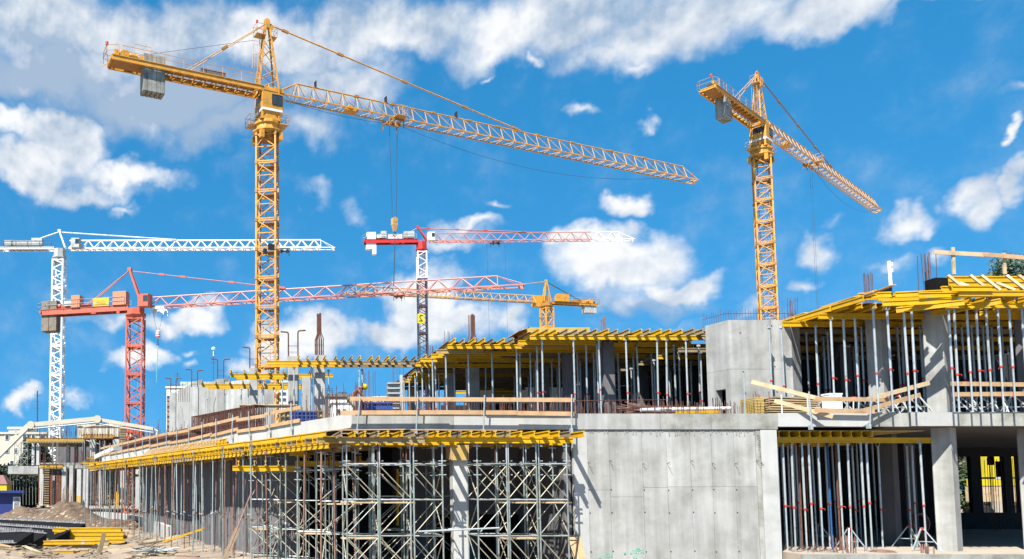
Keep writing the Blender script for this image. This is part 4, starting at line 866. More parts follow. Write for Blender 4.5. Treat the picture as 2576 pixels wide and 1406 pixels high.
# lower deck following the receding slab edge
E2 = [(3.6, 27.4)]+EDGE[1:]
def off(k, u, o):
    a, c_ = Vector(EDGE[k]).to_3d(), Vector(EDGE[k+1]).to_3d(); d = (c_-a).normalized(); n = Vector((-d.y, d.x, 0)); n = n if n.x < 0 else -n
    return a.lerp(c_, u)+n*o, d, n
js, ss, eb, pl = [], [], [], []
for k in range(len(EDGE)-1):
    ln = math.dist(EDGE[k], EDGE[k+1]); m = max(1, int(ln/.42))
    for i in range(m):
        u = (i+.5)/m
        p, d, n = off(k, u, 1.25+random.uniform(-.06, .06)); js.append((p+Vector((0, 0, ZJ-.14)), p-n*2.6+Vector((0, 0, ZJ-.14))))
    for o in (.95, -.4, -1.0):
        mm = max(1, round(ln/3.3))
        for i in range(mm): ss.append((off(k, i/mm, o)[0]+Vector((0, 0, ZS-.14)), off(k, min(1, (i+1)/mm+.04), o)[0]+Vector((0, 0, ZS-.14))))
    mm = max(1, round(ln/2.4))
    for i in range(mm): eb.append((off(k, i/mm, 1.05)[0]+Vector((0, 0, ZJ+.07)), off(k, min(1, (i+1)/mm+.05), 1.0)[0]+Vector((0, 0, ZJ+.07))))
    a, c_ = off(k, 0, .98)[0], off(k, 1, .98)[0]; n = off(k, 0, 1)[2]; a2, c2 = a-n*2.2, c_-n*2.2; pl.append([(a.x, a.y), (c_.x, c_.y), (c2.x, c2.y), (a2.x, a2.y)][::-1])
D2 = deck('curved yellow beam deck receding along the left slab edge', ss, js, ply=pl, pz=ZJ-.038, edge=eb, wz=.3)
# yellow side forms with slanting battens standing on the receding deck
sf = thing('side_formwork', 'yellow side form with slanting pale battens against the receding slab edge', 'formwork', (-3, 40, 4), 'side forms')
for k, (u0, u1) in ((2, (.12, 1.)), (3, (0., .3))):
    n_ = off(k, 0, 1)[2]
    for r in range(3): stick('form_beam', 'beam', 'yel', off(k, u0, .14)[0]+Vector((0, 0, 4.10+.21*r)), off(k, u1, .14)[0]+Vector((0, 0, 4.10+.21*r)), sf)
    m = int((u1-u0)*math.dist(EDGE[k], EDGE[k+1])/.42)
    for i in range(m):
        u = u0+(u1-u0)*(i+.5)/m; p = off(k, u, .25)[0]; q = off(k, u+.02, .95)[0]; stick('batten', 'lath', 'woodp' if i % 3 else 'wood', q+Vector((0, 0, 4.06)), p+Vector((0, 0, 4.68)), sf)
# small yellow decks lower down in the shade
def mini(label, px0, px1, Y, ytop, jpx, wz=.2, back=1.6):
    a, c_ = at(px0, ytop, Y), at(px1, ytop, Y); zt = a.z; st = [((a.x, Y, zt), (c_.x, Y, zt)), ((a.x+.3, Y+back*.8, zt), (c_.x+.2, Y+back*.8, zt))]
    return deck(label, st, [((px_x(p, Y, zt), Y-.25, zt+.2), (px_x(p, Y, zt), Y+back, zt+.2)) for p in jpx], wz=wz)
mini('small yellow drop-beam form between the props left of the scaffold', 585, 745, 31.5, 1178, [600, 640, 668, 700, 720]); mini('yellow drop-beam form behind the scaffold standards', 742, 960, 31.2, 1166, [770, 800, 830, 870, 905, 940], .3)
mini('small yellow beam cross between the far columns of the lower storey', 336, 392, 62, 1196, [350, 365, 380]); mini('short yellow beam pair high behind the left scaffold', 728, 772, 30.5, 1140, [740, 760])
stick('column_form', 'beam', 'yel', at(1000, 1290, 33.0)+Vector((0, 0, -.5)), at(1000, 1180, 33.0), D1)
cp_ = thing('column_head_form', 'yellow plywood box form capping the lit lower column', 'formwork', (px_x(1155, 28.3, 4), 28.3, 3.2)); xx = px_x(1155, 28.3, 3.4)
for k, s in enumerate((-.3, .3)):
    b = MB(); b.bx(xx+s-.02, xx+s+.02, 28.2, 28.95, 3.22, 3.76); b.build('side_panel', 'wood', cp_)
b = MB(); b.bx(xx-.27, xx+.27, 28.22, 28.26, 3.22, 3.76); b.build('front_panel', 'yply', cp_)
b = MB(); b.bx(xx-.27, xx+.27, 28.9, 28.94, 3.22, 3.76); b.build('back_panel', 'yply', cp_)
# right lower deck
xa, xb = px_x(1957, 28.2, 4), px_x(2200, 28.2, 4)
js = [((xa+.12+i*.37, 28.32, 4.16), (xa+.12+i*.37, 31.5, 4.16)) for i in range(int((xb-xa)/.37)+1)]
D3 = deck('yellow beam deck over the prop-filled opening beside the panelled wall', [((xa, 28.55, 3.96), (xb, 28.55, 3.96)), ((xb-.3, 28.8, 3.96), (px_x(2356, 28.8, 4), 28.8, 3.96)), ((xa, 30.2, 3.96), (xb+.6, 30.2, 3.96)), ((xa, 31.3, 3.96), (xb+.6, 31.3, 3.96))], js, ply=sheets(xa, xb+1.9, 28.36, 31.6, 3), pz=4.265, wz=.04)
# upper middle deck M1
_cut = []
def updeck(label, px0, px1, Yf, Yb, zs, nrow, wz, sp=.5, over=.45, plyf=.7, left=None, pxj=None, full=True):
    z0 = zs; st = []; xa_, xb_ = px_x(px0, Yf, zs), px_x(px1, Yf, zs)
    for r in range(nrow):
        y = Yf+(Yb-Yf)*r/max(1, nrow-1); xl = xa_+(left or 0)*r
        st += [q if r < 3 or random.random() < .3 else q+('grayw',) for q in splitbeam(xl, xb_, y, z0)]  # rear rows mostly take the darker beam colour as painted shade
    js = []; x = xa_+.25
    while x < xb_-.05:
        js.append(((x+random.uniform(-.04, .04), Yf-over+random.uniform(-.1, .1), z0+.2), (x+random.uniform(-.05, .05), min(Yb+.3, Yf+3.6), z0+.2)))
        if Yb > Yf+4:
            y = Yf+3.3
            while y < Yb: js.append(((x+.1, y, z0+.2), (x+.1, min(y+3.6, Yb+.3), z0+.2), 'grayw')) if (full and len(js) < 230) else None; y += 3.4 if len(js) < 230 else 100  # rear joists coloured darker to deepen the shade below
        x += sp*random.uniform(.85, 1.15)
    pl = sheets(xa_+max(0, (left or 0)*nrow)+.1, xb_, Yf+plyf, Yb+.3, max(3, int((xb_-xa_)/1.3))) if plyf is not None else None
    return deck(label, st, js, ply=pl, pz=z0+.302, wz=wz, plym='ply'), xa_, xb_  # brown sheets put shade into the colour of the deck underside
ZU = 8.60
DM1, m1a, m1b = updeck('upper yellow beam deck in the middle, ending at the stair core', 1333, 1789, 33.3, 49, ZU, 11, .5, .42, .42, .45)
stick('main_beam', 'beam', 'yel', (m1a-.1, 34.5, ZU), (px_x(1500, 34.5, ZU), 34.5, ZU), DM1)
DM3, m3a, m3b = updeck('dark rear part of the middle beam deck behind the stair core', 1706, 2240, 36.4, 50, ZU, 8, .8, .6, -.1, .1)
DM2, m2a, m2b = updeck('stepped yellow beam deck carrying the bent column bars', 1126, 1600, 35.2, 50, ZU-.05, 9, .45, .42, .5, .5, left=None)
st2 = thing('formwork_deck', 'yellow beam ends stepping down behind the bent column bars', 'formwork', (8, 38, ZU), 'yellow formwork decks')
for (p0, p1, Y) in ((1097, 1215, 36.2), (1085, 1260, 37.4), (1058, 1150, 38.6), (1046, 1120, 40.0), (1010, 1080, 46.0), (1025, 1125, 45.0), (1042, 1140, 43.8), (1058, 1140, 42.6)):
    z = ZU-.1 if Y < 41 else ZU-.12; stick('main_beam', 'beam', ymat(.2), (px_x(p0, Y, z), Y, z), (px_x(p1, Y, z), Y, z), st2)
for Y, a, c_, n in ((36.4, 1130, 1240, 9), (38.8, 1070, 1180, 8), (43.5, 1045, 1160, 9), (47.5, 1008, 1140, 9)):
    for i in range(n): p = a+(c_-a)*i/n; stick('joist', 'beam', ymat(.5), (px_x(p, Y, ZU), Y-.2, ZU+.1), (px_x(p, Y, ZU), Y+2., ZU+.1), st2)
# long thin deck L1 and the two lower-left ones
def strip(label, px0, px1, Y, ybot, sp, wz, jl=1.9, x2=None, first=0.):
    a = at(px0, ybot, Y); c_ = at(px1, ybot, Y); z = a.z+.1; st = splitbeam(a.x, c_.x, Y, z, 3.5)+splitbeam(a.x+.3, c_.x-.3, Y+.85, z, 3.5)
    js = []; x = a.x+first
    while x < c_.x-.1: js.append(((x, Y-.45+random.uniform(-.1, .1), z+.2), (x+random.uniform(-.06, .06), Y-.45+jl, z+.2))); x += sp*random.uniform(.75, 1.25)
    return deck(label, st, js, wz=wz)
strip('long thin yellow deck crossing in front of the crane tower foot', 670, 1255, 41.0, 917, .48, .45, 2.2, first=1.7)
strip('short yellow deck on the columns below the long thin one', 580, 838, 45.4, 949, .72, .15, 1.7); strip('lowest and farthest short yellow deck on the left columns', 508, 772, 49.8, 974, .80, .12, 1.7)
# yellow shuttering seen through the middle storey
yf = thing('wall_formwork', 'sunlit yellow wall formwork glimpsed between the dark props of the middle storey', 'formwork', (17, 56, 7.8), 'side forms')
for i in range(9):
    for r in range(5): stick('form_beam', 'beam', 'yel', (px_x(1170, 57, 8)+i*1.35, 57, 7.9+r*.23), (px_x(1170, 57, 8)+i*1.35+1.2, 57, 7.9+r*.23), yf)
for p, Y, yy, n in ((1190, 50, 958, 3), (1240, 50, 962, 5), (1100, 50, 958, 2), (1130, 52, 978, 2), (1170, 46, 930, 1)):
    for r in range(n): a = at(p, yy+r*9, Y); stick('form_beam', 'beam', 'yel', a, a+Vector((1.3+.2*(r % 2), 0, 0)), yf)
pk = thing('panel_stack', 'pale yellow panel pack lying on the deck under the far yellow crane', 'formwork panels', (px_x(1395, 35.6, 9), 35.6, ZU+.33))
xs0 = at(1322, 840, 36.2).x
for r in range(5): 
    b = MB(); b.bx(xs0+.03*(r % 2), xs0+2.9-.02*(r % 3), 36.0, 38., ZU+.34+r*.13, ZU+.34+r*.13+.125); b.build('panel', 'yply', pk)
for r in range(3):
    b = MB(); b.bx(xs0+2.95, xs0+4.9-.2*r, 36.1, 38., ZU+.34+r*.13, ZU+.34+r*.13+.125); b.build('panel', 'yply', pk)
b = MB(); b.add([(xs0-.35, 36, ZU+.85), (xs0+.2, 36, ZU+1.02), (xs0+.2, 38, ZU+1.02), (xs0-.35, 38, ZU+.85), (xs0-.35, 36, ZU+.82), (xs0+.2, 36, ZU+.99), (xs0+.2, 38, ZU+.99), (xs0-.35, 38, ZU+.82)], [(0,1,2,3),(7,6,5,4),(0,4,5,1),(1,5,6,2),(2,6,7,3),(3,7,4,0)]); b.build('top_sheet', 'woodp', pk)
lp = thing('plank_pile', 'loose pile of short planks on the deck right against the stair core', 'planks', (px_x(1765, 34, 9), 34, 8.72))
for i in range(6): x = px_x(1752, 33.6, 9)+random.uniform(0, .25); stick('plank', 'plank', 'wood' if i % 2 else 'yelw', (x, 33.2+.22*(i % 3), 8.76+.06*(i//2)+.02*i), (x+.75, 33.3+.2*(i % 3), 8.78+.06*(i//2)+.01*i), lp)
# right upper deck
XR = 20.75
ys = [27.4, 28.8, 30.2, 31.6, 33.2, 35.4, 38.]
st = []
for i, y in enumerate(ys): st += [q if i < 3 or random.random() < .25 else q+('grayw',) for q in splitbeam(XR-[-3.3, .2, .6, .5, 1.9, -.9, -2.2][i], 36, y, 8.52 if i else 8.60, 3.9)]  # rows farther in coloured darker as painted shade
js = []; x = XR+.3
while x < 36: js += [((x, 27.0 if x > 24.2 else 28.0, 8.74), (x, 31.2, 8.74)), ((x+.09, 31.0, 8.74), (x+.09, 35.2, 8.74), 'grayw')]+([((x, 35, 8.74), (x, 38.4, 8.74), 'grayw')] if x > 23.2 else []); x += .5  # inner joists get the darker colour to stand in for shade
eg = [((XR-.1, 33.3, 8.74), (XR+.0, 30.4, 8.74)), ((XR+.05, 31.0, 8.76), (XR+.1, 28.6, 8.76)), ((XR+.2, 29.2, 8.80), (XR+.25, 27.2, 8.80)), ((XR+.5, 29.6, 8.96), (XR+.55, 27.0, 8.96)),
      ((XR+.9, 27.2, 8.62), (24.0, 26.9, 8.66)), ((XR+2.0, 27.0, 8.86), (25.2, 26.8, 8.86)), ((XR+1.6, 27.5, 8.45), (XR+3.2, 26.6, 8.52)), ((23.9, 26.75, 8.86), (28.5, 26.75, 8.86)), ((28.3, 26.78, 8.86), (33, 26.8, 8.86)),
      ((XR+1.3, 27.9, 8.97), (XR+2.9, 27.7, 8.97)), ((XR+1.6, 27.5, 9.0), (XR+3.0, 27.2, 9.0)), ((XR+1.1, 28.3, 9.1), (XR+2.6, 28.1, 9.1)), ((XR+.3, 27.5, 8.96), (XR+1.3, 27.3, 8.96)), ((XR+2.9, 26.7, 9.02), (25.0, 26.7, 9.02)), ((26.0, 28.3, 8.48), (28.5, 26.7, 8.54)), ((24.2, 28.2, 8.48), (25.2, 26.6, 8.56)), ((30., 28.5, 8.48), (31.5, 26.7, 8.54))]
DR = deck('big yellow beam deck of the right wing running back to the stair core', st, js, ply=sheets(XR+.4, 36, 28.2, 33.9, 12)+sheets(23.2, 36, 33.92, 38.5, 10), pz=8.85, edge=eg, wz=.06, plym='ply')  # brown plywood paints the soffit darker, as shade
for i in range(8): y = 33.4-.85*i; stick('edge_board', 'board', 'wood' if i % 2 else 'woodp', (XR+.3+.02*i, y, 8.90+.03*(i % 3)), (XR+.32, y-1.5, 8.93+.02*(i % 3)), DR, (1, 0, 0))
b = MB(); b.prism(rect(XR-.5, XR+.6, 31.6, 33.0), 8.35, 8.37); b.build('plywood_sheet', 'woodp', DR)
b = MB(); b.add([(XR+1.0, 28.0, 9.0), (XR+1.75, 27.8, 9.0), (XR+1.75, 27.8, 9.36), (XR+1.0, 28.0, 9.14), (XR+1.0, 28.04, 9.0), (XR+1.75, 27.84, 9.0), (XR+1.75, 27.84, 9.36), (XR+1.0, 28.04, 9.14)], [(0,1,2,3),(7,6,5,4),(0,4,5,1),(1,5,6,2),(2,6,7,3),(3,7,4,0)]); b.build('black_panel', 'dbeam', DR)
b = MB(); b.bx(23.75, 24.2, 27.45, 27.9, 9.02, 9.6); b.build('black_panel', 'dbeam', DR)
sf2 = thing('side_formwork', 'stacked yellow beams with leaning battens forming the top side form on the right', 'formwork', (28, 27.2, 9), 'side forms')
for r in range(4): stick('form_beam', 'beam', 'yel', (24.2-.75*(r == 0)-.3*(r == 1), 27.35+.05*r, 8.99+.19*r), (33, 27.35+.05*r, 8.99+.19*r), sf2)
for i in range(21):
    x = 23.95+i*.42+random.uniform(-.05, .05); long = i % 3 != 1
    stick('batten', 'lath', 'woodp' if i % 2 else 'wood', (x+.28, 26.85, 9.0), (x, 27.22, 9.62 if long else 9.36), sf2, (0, 1, 0))
gr = thing('guard_rail', 'single top board on tall pale posts above the right wing', 'guard rail', (27, 27.4, 9.6), 'board guard rails')
a = at(2350, 634, 27.6); stick('board', 'board', 'woodp', a, at(2480, 641, 27.6), gr); stick('board', 'board', 'wood', at(2476, 640, 27.55), at(2680, 656, 27.55), gr)
for p, t_ in ((2397, 622), (2525, 636), (2660, 640)): stick('post', 'lath', 'woodp', at(p+3, 690, 27.65), at(p, t_, 27.65), gr)
pp = thing('pipe_post', 'white pipe standing upright beside the wrapped column bars', 'pipe', at(2240, 722, 28)); b = MB(); b.tube(at(2241, 722, 28), at(2236, 657, 28), .055, 8); b.build('pipe', 'white', pp)
for yy in (664, 680): b = MB(); q = at(2242, yy, 28); b.box(q, (.1, .03, .12)); b.build('clip', 'white', pp)
# ------------------------------------------------------------------ props in place
G1, G2, G3, G4, G5 = 'props in the lower right opening', 'props under the right upper deck', 'props under the middle upper decks', 'props under the receding lower deck', 'props under the thin left decks'
zt = 3.86
L1 = [1961, 1977, 1996, 2025, 2039, 2066, 2117, 2137, 2172, 2188, 2320]
for i, (x, y) in enumerate(pxs(L1, 28.6, 2)): prop(x, y, 0, zt, 'front-row galvanised prop in the lower right opening, %s from the panelled wall' % ordn(i), G1, tilt=.003)
L2 = [1985, 2006, 2051, 2080, 2150, 2212, 2288, 2300]
for i, (x, y) in enumerate(pxs(L2, 30.3, 2)): prop(x, y, 0, zt, 'second-row galvanised prop in the lower right opening, %s from the panelled wall' % ordn(i), G1, tilt=.003)
for p, Y, m, lab in ((2012, 29.2, 'rust', 'rusty brown prop nearest the panelled wall'), (2030, 30.9, 'rust', 'slimmer rusty prop standing deeper in the lower right opening'), (2108, 28.9, 'rust', 'rusty brown prop just right of the blue one'), (2088, 29.2, 'bluep', 'blue painted prop in the lower right opening')):
    prop(px_x(p, Y, 2), Y, 0, zt, lab, G1, m=m, mc='rust', tilt=.003)
for i, p in enumerate((1970, 2000, 2060, 2100, 2160, 2200, 2260)): x = px_x(p, 33.5, 2); prop(x, 33.5, 0, 4.3, 'prop deep in the dark lower right opening, %s from the panelled wall' % ordn(i), G1, tilt=.003)
zt = 8.42
R1 = [1940, 1972, 2057, 2095, 2127, 2157, 2204, 2240, 2283, 2299, 2394, 2406, 2440, 2463, 2490, 2518, 2548, 2580]
for i, p in enumerate(R1):
    Y = 27.5 if p > 2200 else 28.8 if p > 2090 else 30.2 if p > 2000 else 31.8
    if Y == 31.8: Y = 30.35
    prop(px_x(p, Y, 6.5), Y, S1, zt+(.08 if Y < 28 else 0), 'front prop at the open edge of the right upper storey, %s from the core' % ordn(i), G2, tilt=.004)
R2 = [1985, 2035, 2087, 2126, 2172, 2226, 2265, 2272, 2322, 2386, 2428, 2452, 2480, 2500, 2524, 2560]
for i, p in enumerate(R2): Y = 30.2 if p > 2100 else 31.6; prop(px_x(p, Y, 6.5), Y, S1, zt, 'second-row prop of the right upper storey, %s from the stair core' % ordn(i), G2, tilt=.005)
k = 0
for Y in (32.4, 34.4, 36.6):
    for i in range(11): x = XR+1.2+i*1.35+.4*(int(Y) % 2); prop(x, Y, S1, zt, 'shaded prop deep in the right upper storey, %s of row %s' % (ordn(i), ordn(k)), G2, tilt=.005)
    k += 1
MF = [1301, 1365, 1446, 1511, 1579, 1654, 1676, 1729, 1784]
for i, p in enumerate(MF): Y = 33.35 if p > 1330 else 35.3; prop(px_x(p, Y, 6.5), Y, S1, ZU-.1, 'sunlit front prop of the middle upper storey, %s from the bent column bars' % ordn(i), G3, tilt=.006)
MS = [1180, 1240, 1352, 1476, 1506, 1546, 1608, 1700, 1760]
for i, p in enumerate(MS): Y = 34.8 if p > 1330 else 36.7; prop(px_x(p, Y, 6.5), Y, S1, ZU-.1, 'second-row prop of the middle upper storey, %s from the bent column bars' % ordn(i), G3, tilt=.006)
k = 0
for Y in (36.6, 38.8, 41.5, 44.5, 48.):
    n = 10
    for i in range(n):
        x = px_x(1270, Y, 6)+(px_x(1780, Y, 6)-px_x(1270, Y, 6))*(i+random.uniform(.2, .8))/n; prop(x, Y, S1, ZU-.1, 'shaded prop inside the middle upper storey, %s of row %s' % (ordn(i), ordn(k)), G3, tilt=.006)
    k += 1
for i, (p, Y) in enumerate(((903, 41.), (912, 41.8), (828, 42.), (1052, 41.5), (1083, 41.2), (1090, 38.), (1124, 37.), (1018, 45), (1030, 44.5), (1045, 44), (1064, 41.), (1098, 39.4), (1145, 41), (1241, 41.), (1222, 40.8), (1104, 43))):
    prop(px_x(p, Y, 6.5), Y, S1, ZU-.12 if Y < 46 else ZU-.2, 'tall slim prop in the open upper storey, %s counted from the thin deck' % ordn(i), G5)
for i, (p, Y) in enumerate(((740, 41.9), (663, 46), (760, 46), (880*.0+785, 41.6), (605, 50.2), (625, 50), (660, 50), (690, 50), (712, 46), (567, 53), (730, 50), (520, 56))):
    prop(px_x(p, Y, 6.5), Y, S1, ZU+.0 if Y < 42 else ZU-.05, 'slim prop under the thin left decks, %s counted from the crane tower' % ordn(i), G5)
# forest of props under the receding lower deck
k = 0
for o_, sp_ in ((1.0, 1.15), (.35, 1.35), (-.45, 1.3), (1.75, 3.1)):
    i = 0; s = .5
    for kk in range(len(EDGE)-1):
        ln = math.dist(EDGE[kk], EDGE[kk+1])
        while s < ln:
            p, d, n = off(kk, s/ln, o_+random.uniform(-.12, .12)); 
            if o_ < 1.5 or kk > 0: prop(p.x, p.y, gz(p.x, p.y), (ZS-.24) if o_ < 1.5 else ZS+.1, 'long green-grey prop from yard to receding deck, %s of line %s' % (ordn(i), ordn(k)), G4, k=random.uniform(.7, .92), m=random.choice(('galv', 'galvg', 'galvg', 'galvg', 'rustl')), mc=random.choice(('rust', 'rustl', 'galv')), tilt=.018)
            i += 1; s += sp_*random.uniform(.75, 1.3)
        s -= ln
    k += 1
# tripods at prop feet
def tripod(x, y, z, h, label, m='galv', s=.55):
    t = thing('prop_tripod', label, 'prop tripod', (x, y, z), 'folding tripods at prop feet'); a0 = random.uniform(0, 2)
    for k in range(3):
        a = a0+k*2.1; b = MB(); b.bar((x+.05*math.cos(a), y+.05*math.sin(a), z+h), (x+s*math.cos(a), y+s*math.sin(a), z+.01), .035); b.bar((x, y, z+h*.42), (x+s*.55*math.cos(a), y+s*.55*math.sin(a), z+h*.42), .025); b.build('leg', m, t)
    b = MB(); b.lathe((x, y, z+h), [(.06, -.05), (.06, .05)], 8); b.build('clamp', 'red', t)
for i, (p, Y, lab) in enumerate(((2137, 28.6, 'tripod at the foot of a prop near the middle of the lower right opening'), (2288, 30.3, 'tripod with red clamp beneath the rusty ring'), (2320, 28.6, 'tripod nearest the corner column foot'), (2060, 32, 'tripod in the shade behind the rusty props'))):
    tripod(px_x(p, Y, .5), Y, 0, .78, lab)
for i, p in enumerate((2080, 2110, 2150, 2200, 2236, 2262, 2283, 2310, 2394, 2410, 2436, 2463, 2490, 2518, 2548)):
    Y = 28.9 if p > 2200 else 29.6; tripod(px_x(p, Y, 5), Y, S1+.02, .72, 'pale tripod on the right upper slab, %s from the lumber pack' % ordn(i), m='whited', s=.62)
# ------------------------------------------------------------------ scaffold towers
def tower(x0, x1, y0, y1, z0, zt, lifts, label, yaw=0., c=None, plats=(1,), bro=.017):
    t = thing('scaffold_tower', label, 'scaffold tower', ((x0+x1)/2, (y0+y1)/2, z0), 'scaffold towers under the lower deck')
    Mx = Matrix.Translation((c or ((x0+x1)/2, (y0+y1)/2))[0:2]+(0,) if c else Vector(((x0+x1)/2, (y0+y1)/2, 0))) @ Matrix.Rotation(yaw, 4, 'Z') @ Matrix.Translation((-(x0+x1)/2, -(y0+y1)/2, 0))
    V = lambda *q: Mx @ Vector(q)
    cs = [(x0, y0), (x1, y0), (x1, y1), (x0, y1)]; zl = z0+(zt-z0)*.86
    for (x, y) in cs:
        stick('standard', 'tubet', 'galvg', V(x, y, z0), V(x, y, zl), t); stick('jack_screw', 'tube', 'rust' if random.random() < .3 else 'galv', V(x, y, zl), V(x, y, zt), t)
        b = MB()
        for q in (zt-.08, zl+.05, zl-.1, zl-.42): b.bar(V(x-.13, y, q), V(x+.13, y, q), .03)
        b.build('jack_nut', 'galv', t)
    lh = (zl-z0-.25)/lifts
    for k in range(lifts+1):
        z = z0+.2+lh*k
        for (a, c_) in zip(cs, cs[1:]+cs[:1]):
            stick('ledger', 'tube', random.choice(('galvg', 'galvg', 'galv')), V(a[0], a[1], z), V(c_[0], c_[1], z), t)
            if k < lifts:
                f = (k % 2) ^ (a[1] == c_[1] and a[1] > y0); p, q = (a, c_) if f else (c_, a)
                b = MB(); b.tube(V(p[0], p[1], z+.06), V(q[0], q[1], z+lh-.06), bro, 6); b.build('brace', 'brace' if random.random() < .75 else 'galvg', t)
                if (k+int(x0*3)) % 3 == 0 and a[1] == c_[1]: b = MB(); b.tube(V(q[0], q[1], z+.06), V(p[0], p[1], z+lh-.06), bro, 6); b.build('brace', 'brace', t)
    for k in plats:
        z = z0+.2+lh*k-.1
        for j in range(2): stick('toe_plank', 'plank', 'woodp', V(x0-.15, y0+.25+.3*j, z), V(x1+.2, y0+.3+.3*j, z), t)
    return t
tw = [(871, 954), (954, 1036), (1040, 1117), (1201, 1280), (1280, 1355), (1357, 1432)]
for i, (a, c_) in enumerate(tw):
    tower(px_x(a, 27.05, 1)+.03, px_x(c_, 27.05, 1)-.03, 27.05, 28.35, YZ, 3.74, 3+0*i, ('scaffold tower third to the left of the lit lower column|scaffold tower second to the left of the lit lower column|scaffold tower directly left of the lit lower column|scaffold tower directly right of the lit lower column|scaffold tower in the middle of the right-hand scaffold bay|scaffold tower standing against the panelled wall').split('|')[i], plats=((1, 2) if i in (0, 4) else (2,) if i in (1, 5) else ()))
for i, (x, y, yw) in enumerate(((3.0, 29.3, R(-12)), (2.3, 31.2, R(-18)), (1.3, 32.9, R(-22)), (.5, 34.6, R(-24)), (4.9, 30.6, R(-6)), (7.3, 31.1, 0.))):
    w = .62; tower(x-w, x+w, y-w, y+w, YZ, 3.60 if i < 4 else 3.9, 3, 'scaffold tower under the bend of the lower deck, %s from the lit column' % ordn(5-i), yaw=yw, plats=(1,) if i % 2 else (2,))
lt = thing('loose_tube', 'loose scaffold tube lying across the lit lower column between two towers', 'scaffold tube', at(1050, 1335, 26.95)); stick('tube', 'tubet', 'galv', at(1052, 1337, 26.95), at(1256, 1328, 26.95), lt)
lt = thing('loose_tube', 'short loose scaffold tube tied behind the first left scaffold tower', 'scaffold tube', at(1065, 1340, 27.4)); stick('tube', 'tubet', 'galv', at(1068, 1340, 27.3), at(1140, 1330, 27.3), lt)
# ------------------------------------------------------------------ guard rails
def grail(label, boards, posts, group='board guard rails', kind='board'):
    t = thing('guard_rail', label, 'guard rail', posts[0][0], group)
    for (p, q, m) in boards: stick('board', kind, m, p, q, t)
    for (p, q) in posts: b = MB(); b.tube(p, q, .024, 7); b.build('post', 'galv', t); b = MB(); b.box(Vector(p)+Vector((0, .05, 0)), (.08, .14, .16)); b.build('clamp', 'galv', t)
    return t
Y = 27.72
grail('two-board rail on clamped posts along the front slab edge before the worker', [(at(880, 1003, Y), at(1215, 1005, Y), 'wood'), (at(1212, 1005, Y-.03), at(1444, 1006, Y-.03), 'wood'), (at(856, 1038, Y), at(1120, 1037, Y), 'wood'), (at(1112, 1037, Y-.03), at(1300, 1038, Y-.03), 'wood'), (at(1296, 1039, Y), at(1444, 1041, Y), 'wood')],
      [(at(898, 1085, Y-.1), at(906, 996, Y-.1)), (at(1047, 1085, Y-.1), at(1051, 996, Y-.1)), (at(1216, 1085, Y-.1), at(1219, 994, Y-.1)), (at(1438, 1083, Y-.1), at(1438, 992, Y-.1))])
bo, po = [], []
for k in range(1, len(EDGE)-1):
    ln = math.dist(EDGE[k], EDGE[k+1]); m = max(1, round(ln/1.9))
    for i in range(m):
        p = off(k, (i+.3)/m, .12)[0]; po.append((p+Vector((0, 0, S1-.25)), p+Vector((random.uniform(-.05, .05), 0, S1+.82))))
    m2 = max(1, round(ln/3.6))
    for i in range(m2):
        dz = random.uniform(-.08, .1); bo.append((off(k, i/m2-.01, .06)[0]+Vector((0, 0, S1+.56+dz)), off(k, (i+1)/m2+.02, .07)[0]+Vector((0, 0, S1+.56+dz*.3)), 'wood')); bo.append((off(k, i/m2, .06)[0]+Vector((0, 0, S1+.04+dz)), off(k, (i+1)/m2+.02, .06)[0]+Vector((0, 0, S1+.02)), 'wood'))
grail('board rail with many posts stepping down along the receding slab edge', bo, po)
Y = 27.6
gl = grail('crooked boards sagging over the slab edge right of the stair core', [(at(1890, 960, Y+.7), at(2060, 1003, Y), 'woodp'), (at(2052, 1003, Y), at(2180, 1005, Y), 'wood'), (at(2180, 1005, Y), at(2338, 963, Y+.3), 'woodp'), (at(1948, 1008, Y+.5), at(2095, 1048, Y), 'woodp'), (at(2168, 1034, Y), at(2315, 993, Y+.3), 'wood'), (at(2050, 1032, Y), at(2200, 1035, Y), 'wood')],
           [(at(2042, 1075, Y-.05), at(2035, 985, Y-.05)), (at(2188, 1072, Y-.05), at(2192, 992, Y-.05)), (at(1874, 1035, 29.6), at(1871, 938, 29.6))])
grail('two straight boards closing the storey right of the corner column', [(at(2392, 965, Y), at(2640, 968, Y), 'wood'), (at(2396, 992, Y), at(2640, 990, Y), 'wood')], [(at(2600, 1060, Y), at(2598, 955, Y))])
grail('two pale boards in front of the props near the white box', [(at(2150, 1004, 28.6), at(2236, 1006, 28.6), 'wood'), (at(2090, 1040, 28.2), at(2210, 1042, 28.2), 'wood')], [(at(2160, 1040, 28.6), at(2160, 1000, 28.6))])
print('props', NPROP)
# ------------------------------------------------------------------ things on the upper slab
def cage(label, p0, p1, w, h, n):
    p0, p1 = Vector(p0), Vector(p1); d = (p1-p0).normalized(); s = Vector((-d.y, d.x, 0)).normalized(); t = thing('rebar_cage', label, 'reinforcement cage', p0, 'reinforcement cages'); u = Vector((0, 0, 1))
    for a in (0, 1):
        for k in range(6): stick('long_bar', 'rebarb', 'rust', p0+s*w*a+u*(h-.02*k*(k > 3)-(.0 if k < 4 else .1))+s*.03*k, p1+s*w*a+u*h+s*.03*k, t) if k < 4 else stick('long_bar', 'rebarb', 'rust', p0+s*w*a+u*(h*.2*(k-3)), p1+s*w*a+u*(h*.2*(k-3)), t)
    b = MB()
    for i in range(n+1):
        q = p0.lerp(p1, i/n)+d*random.uniform(-.03, .03); c = [q, q+s*w, q+s*w+u*h, q+u*h, q]
        for a, e in zip(c, c[1:]): b.tube(a, e, .018, 4)
        if i % 3 == 0: b.tube(q, q+u*h+d*.3, .01, 4)
    tag(b.build('stirrup', 'rust', t), kind='stuff'); return t
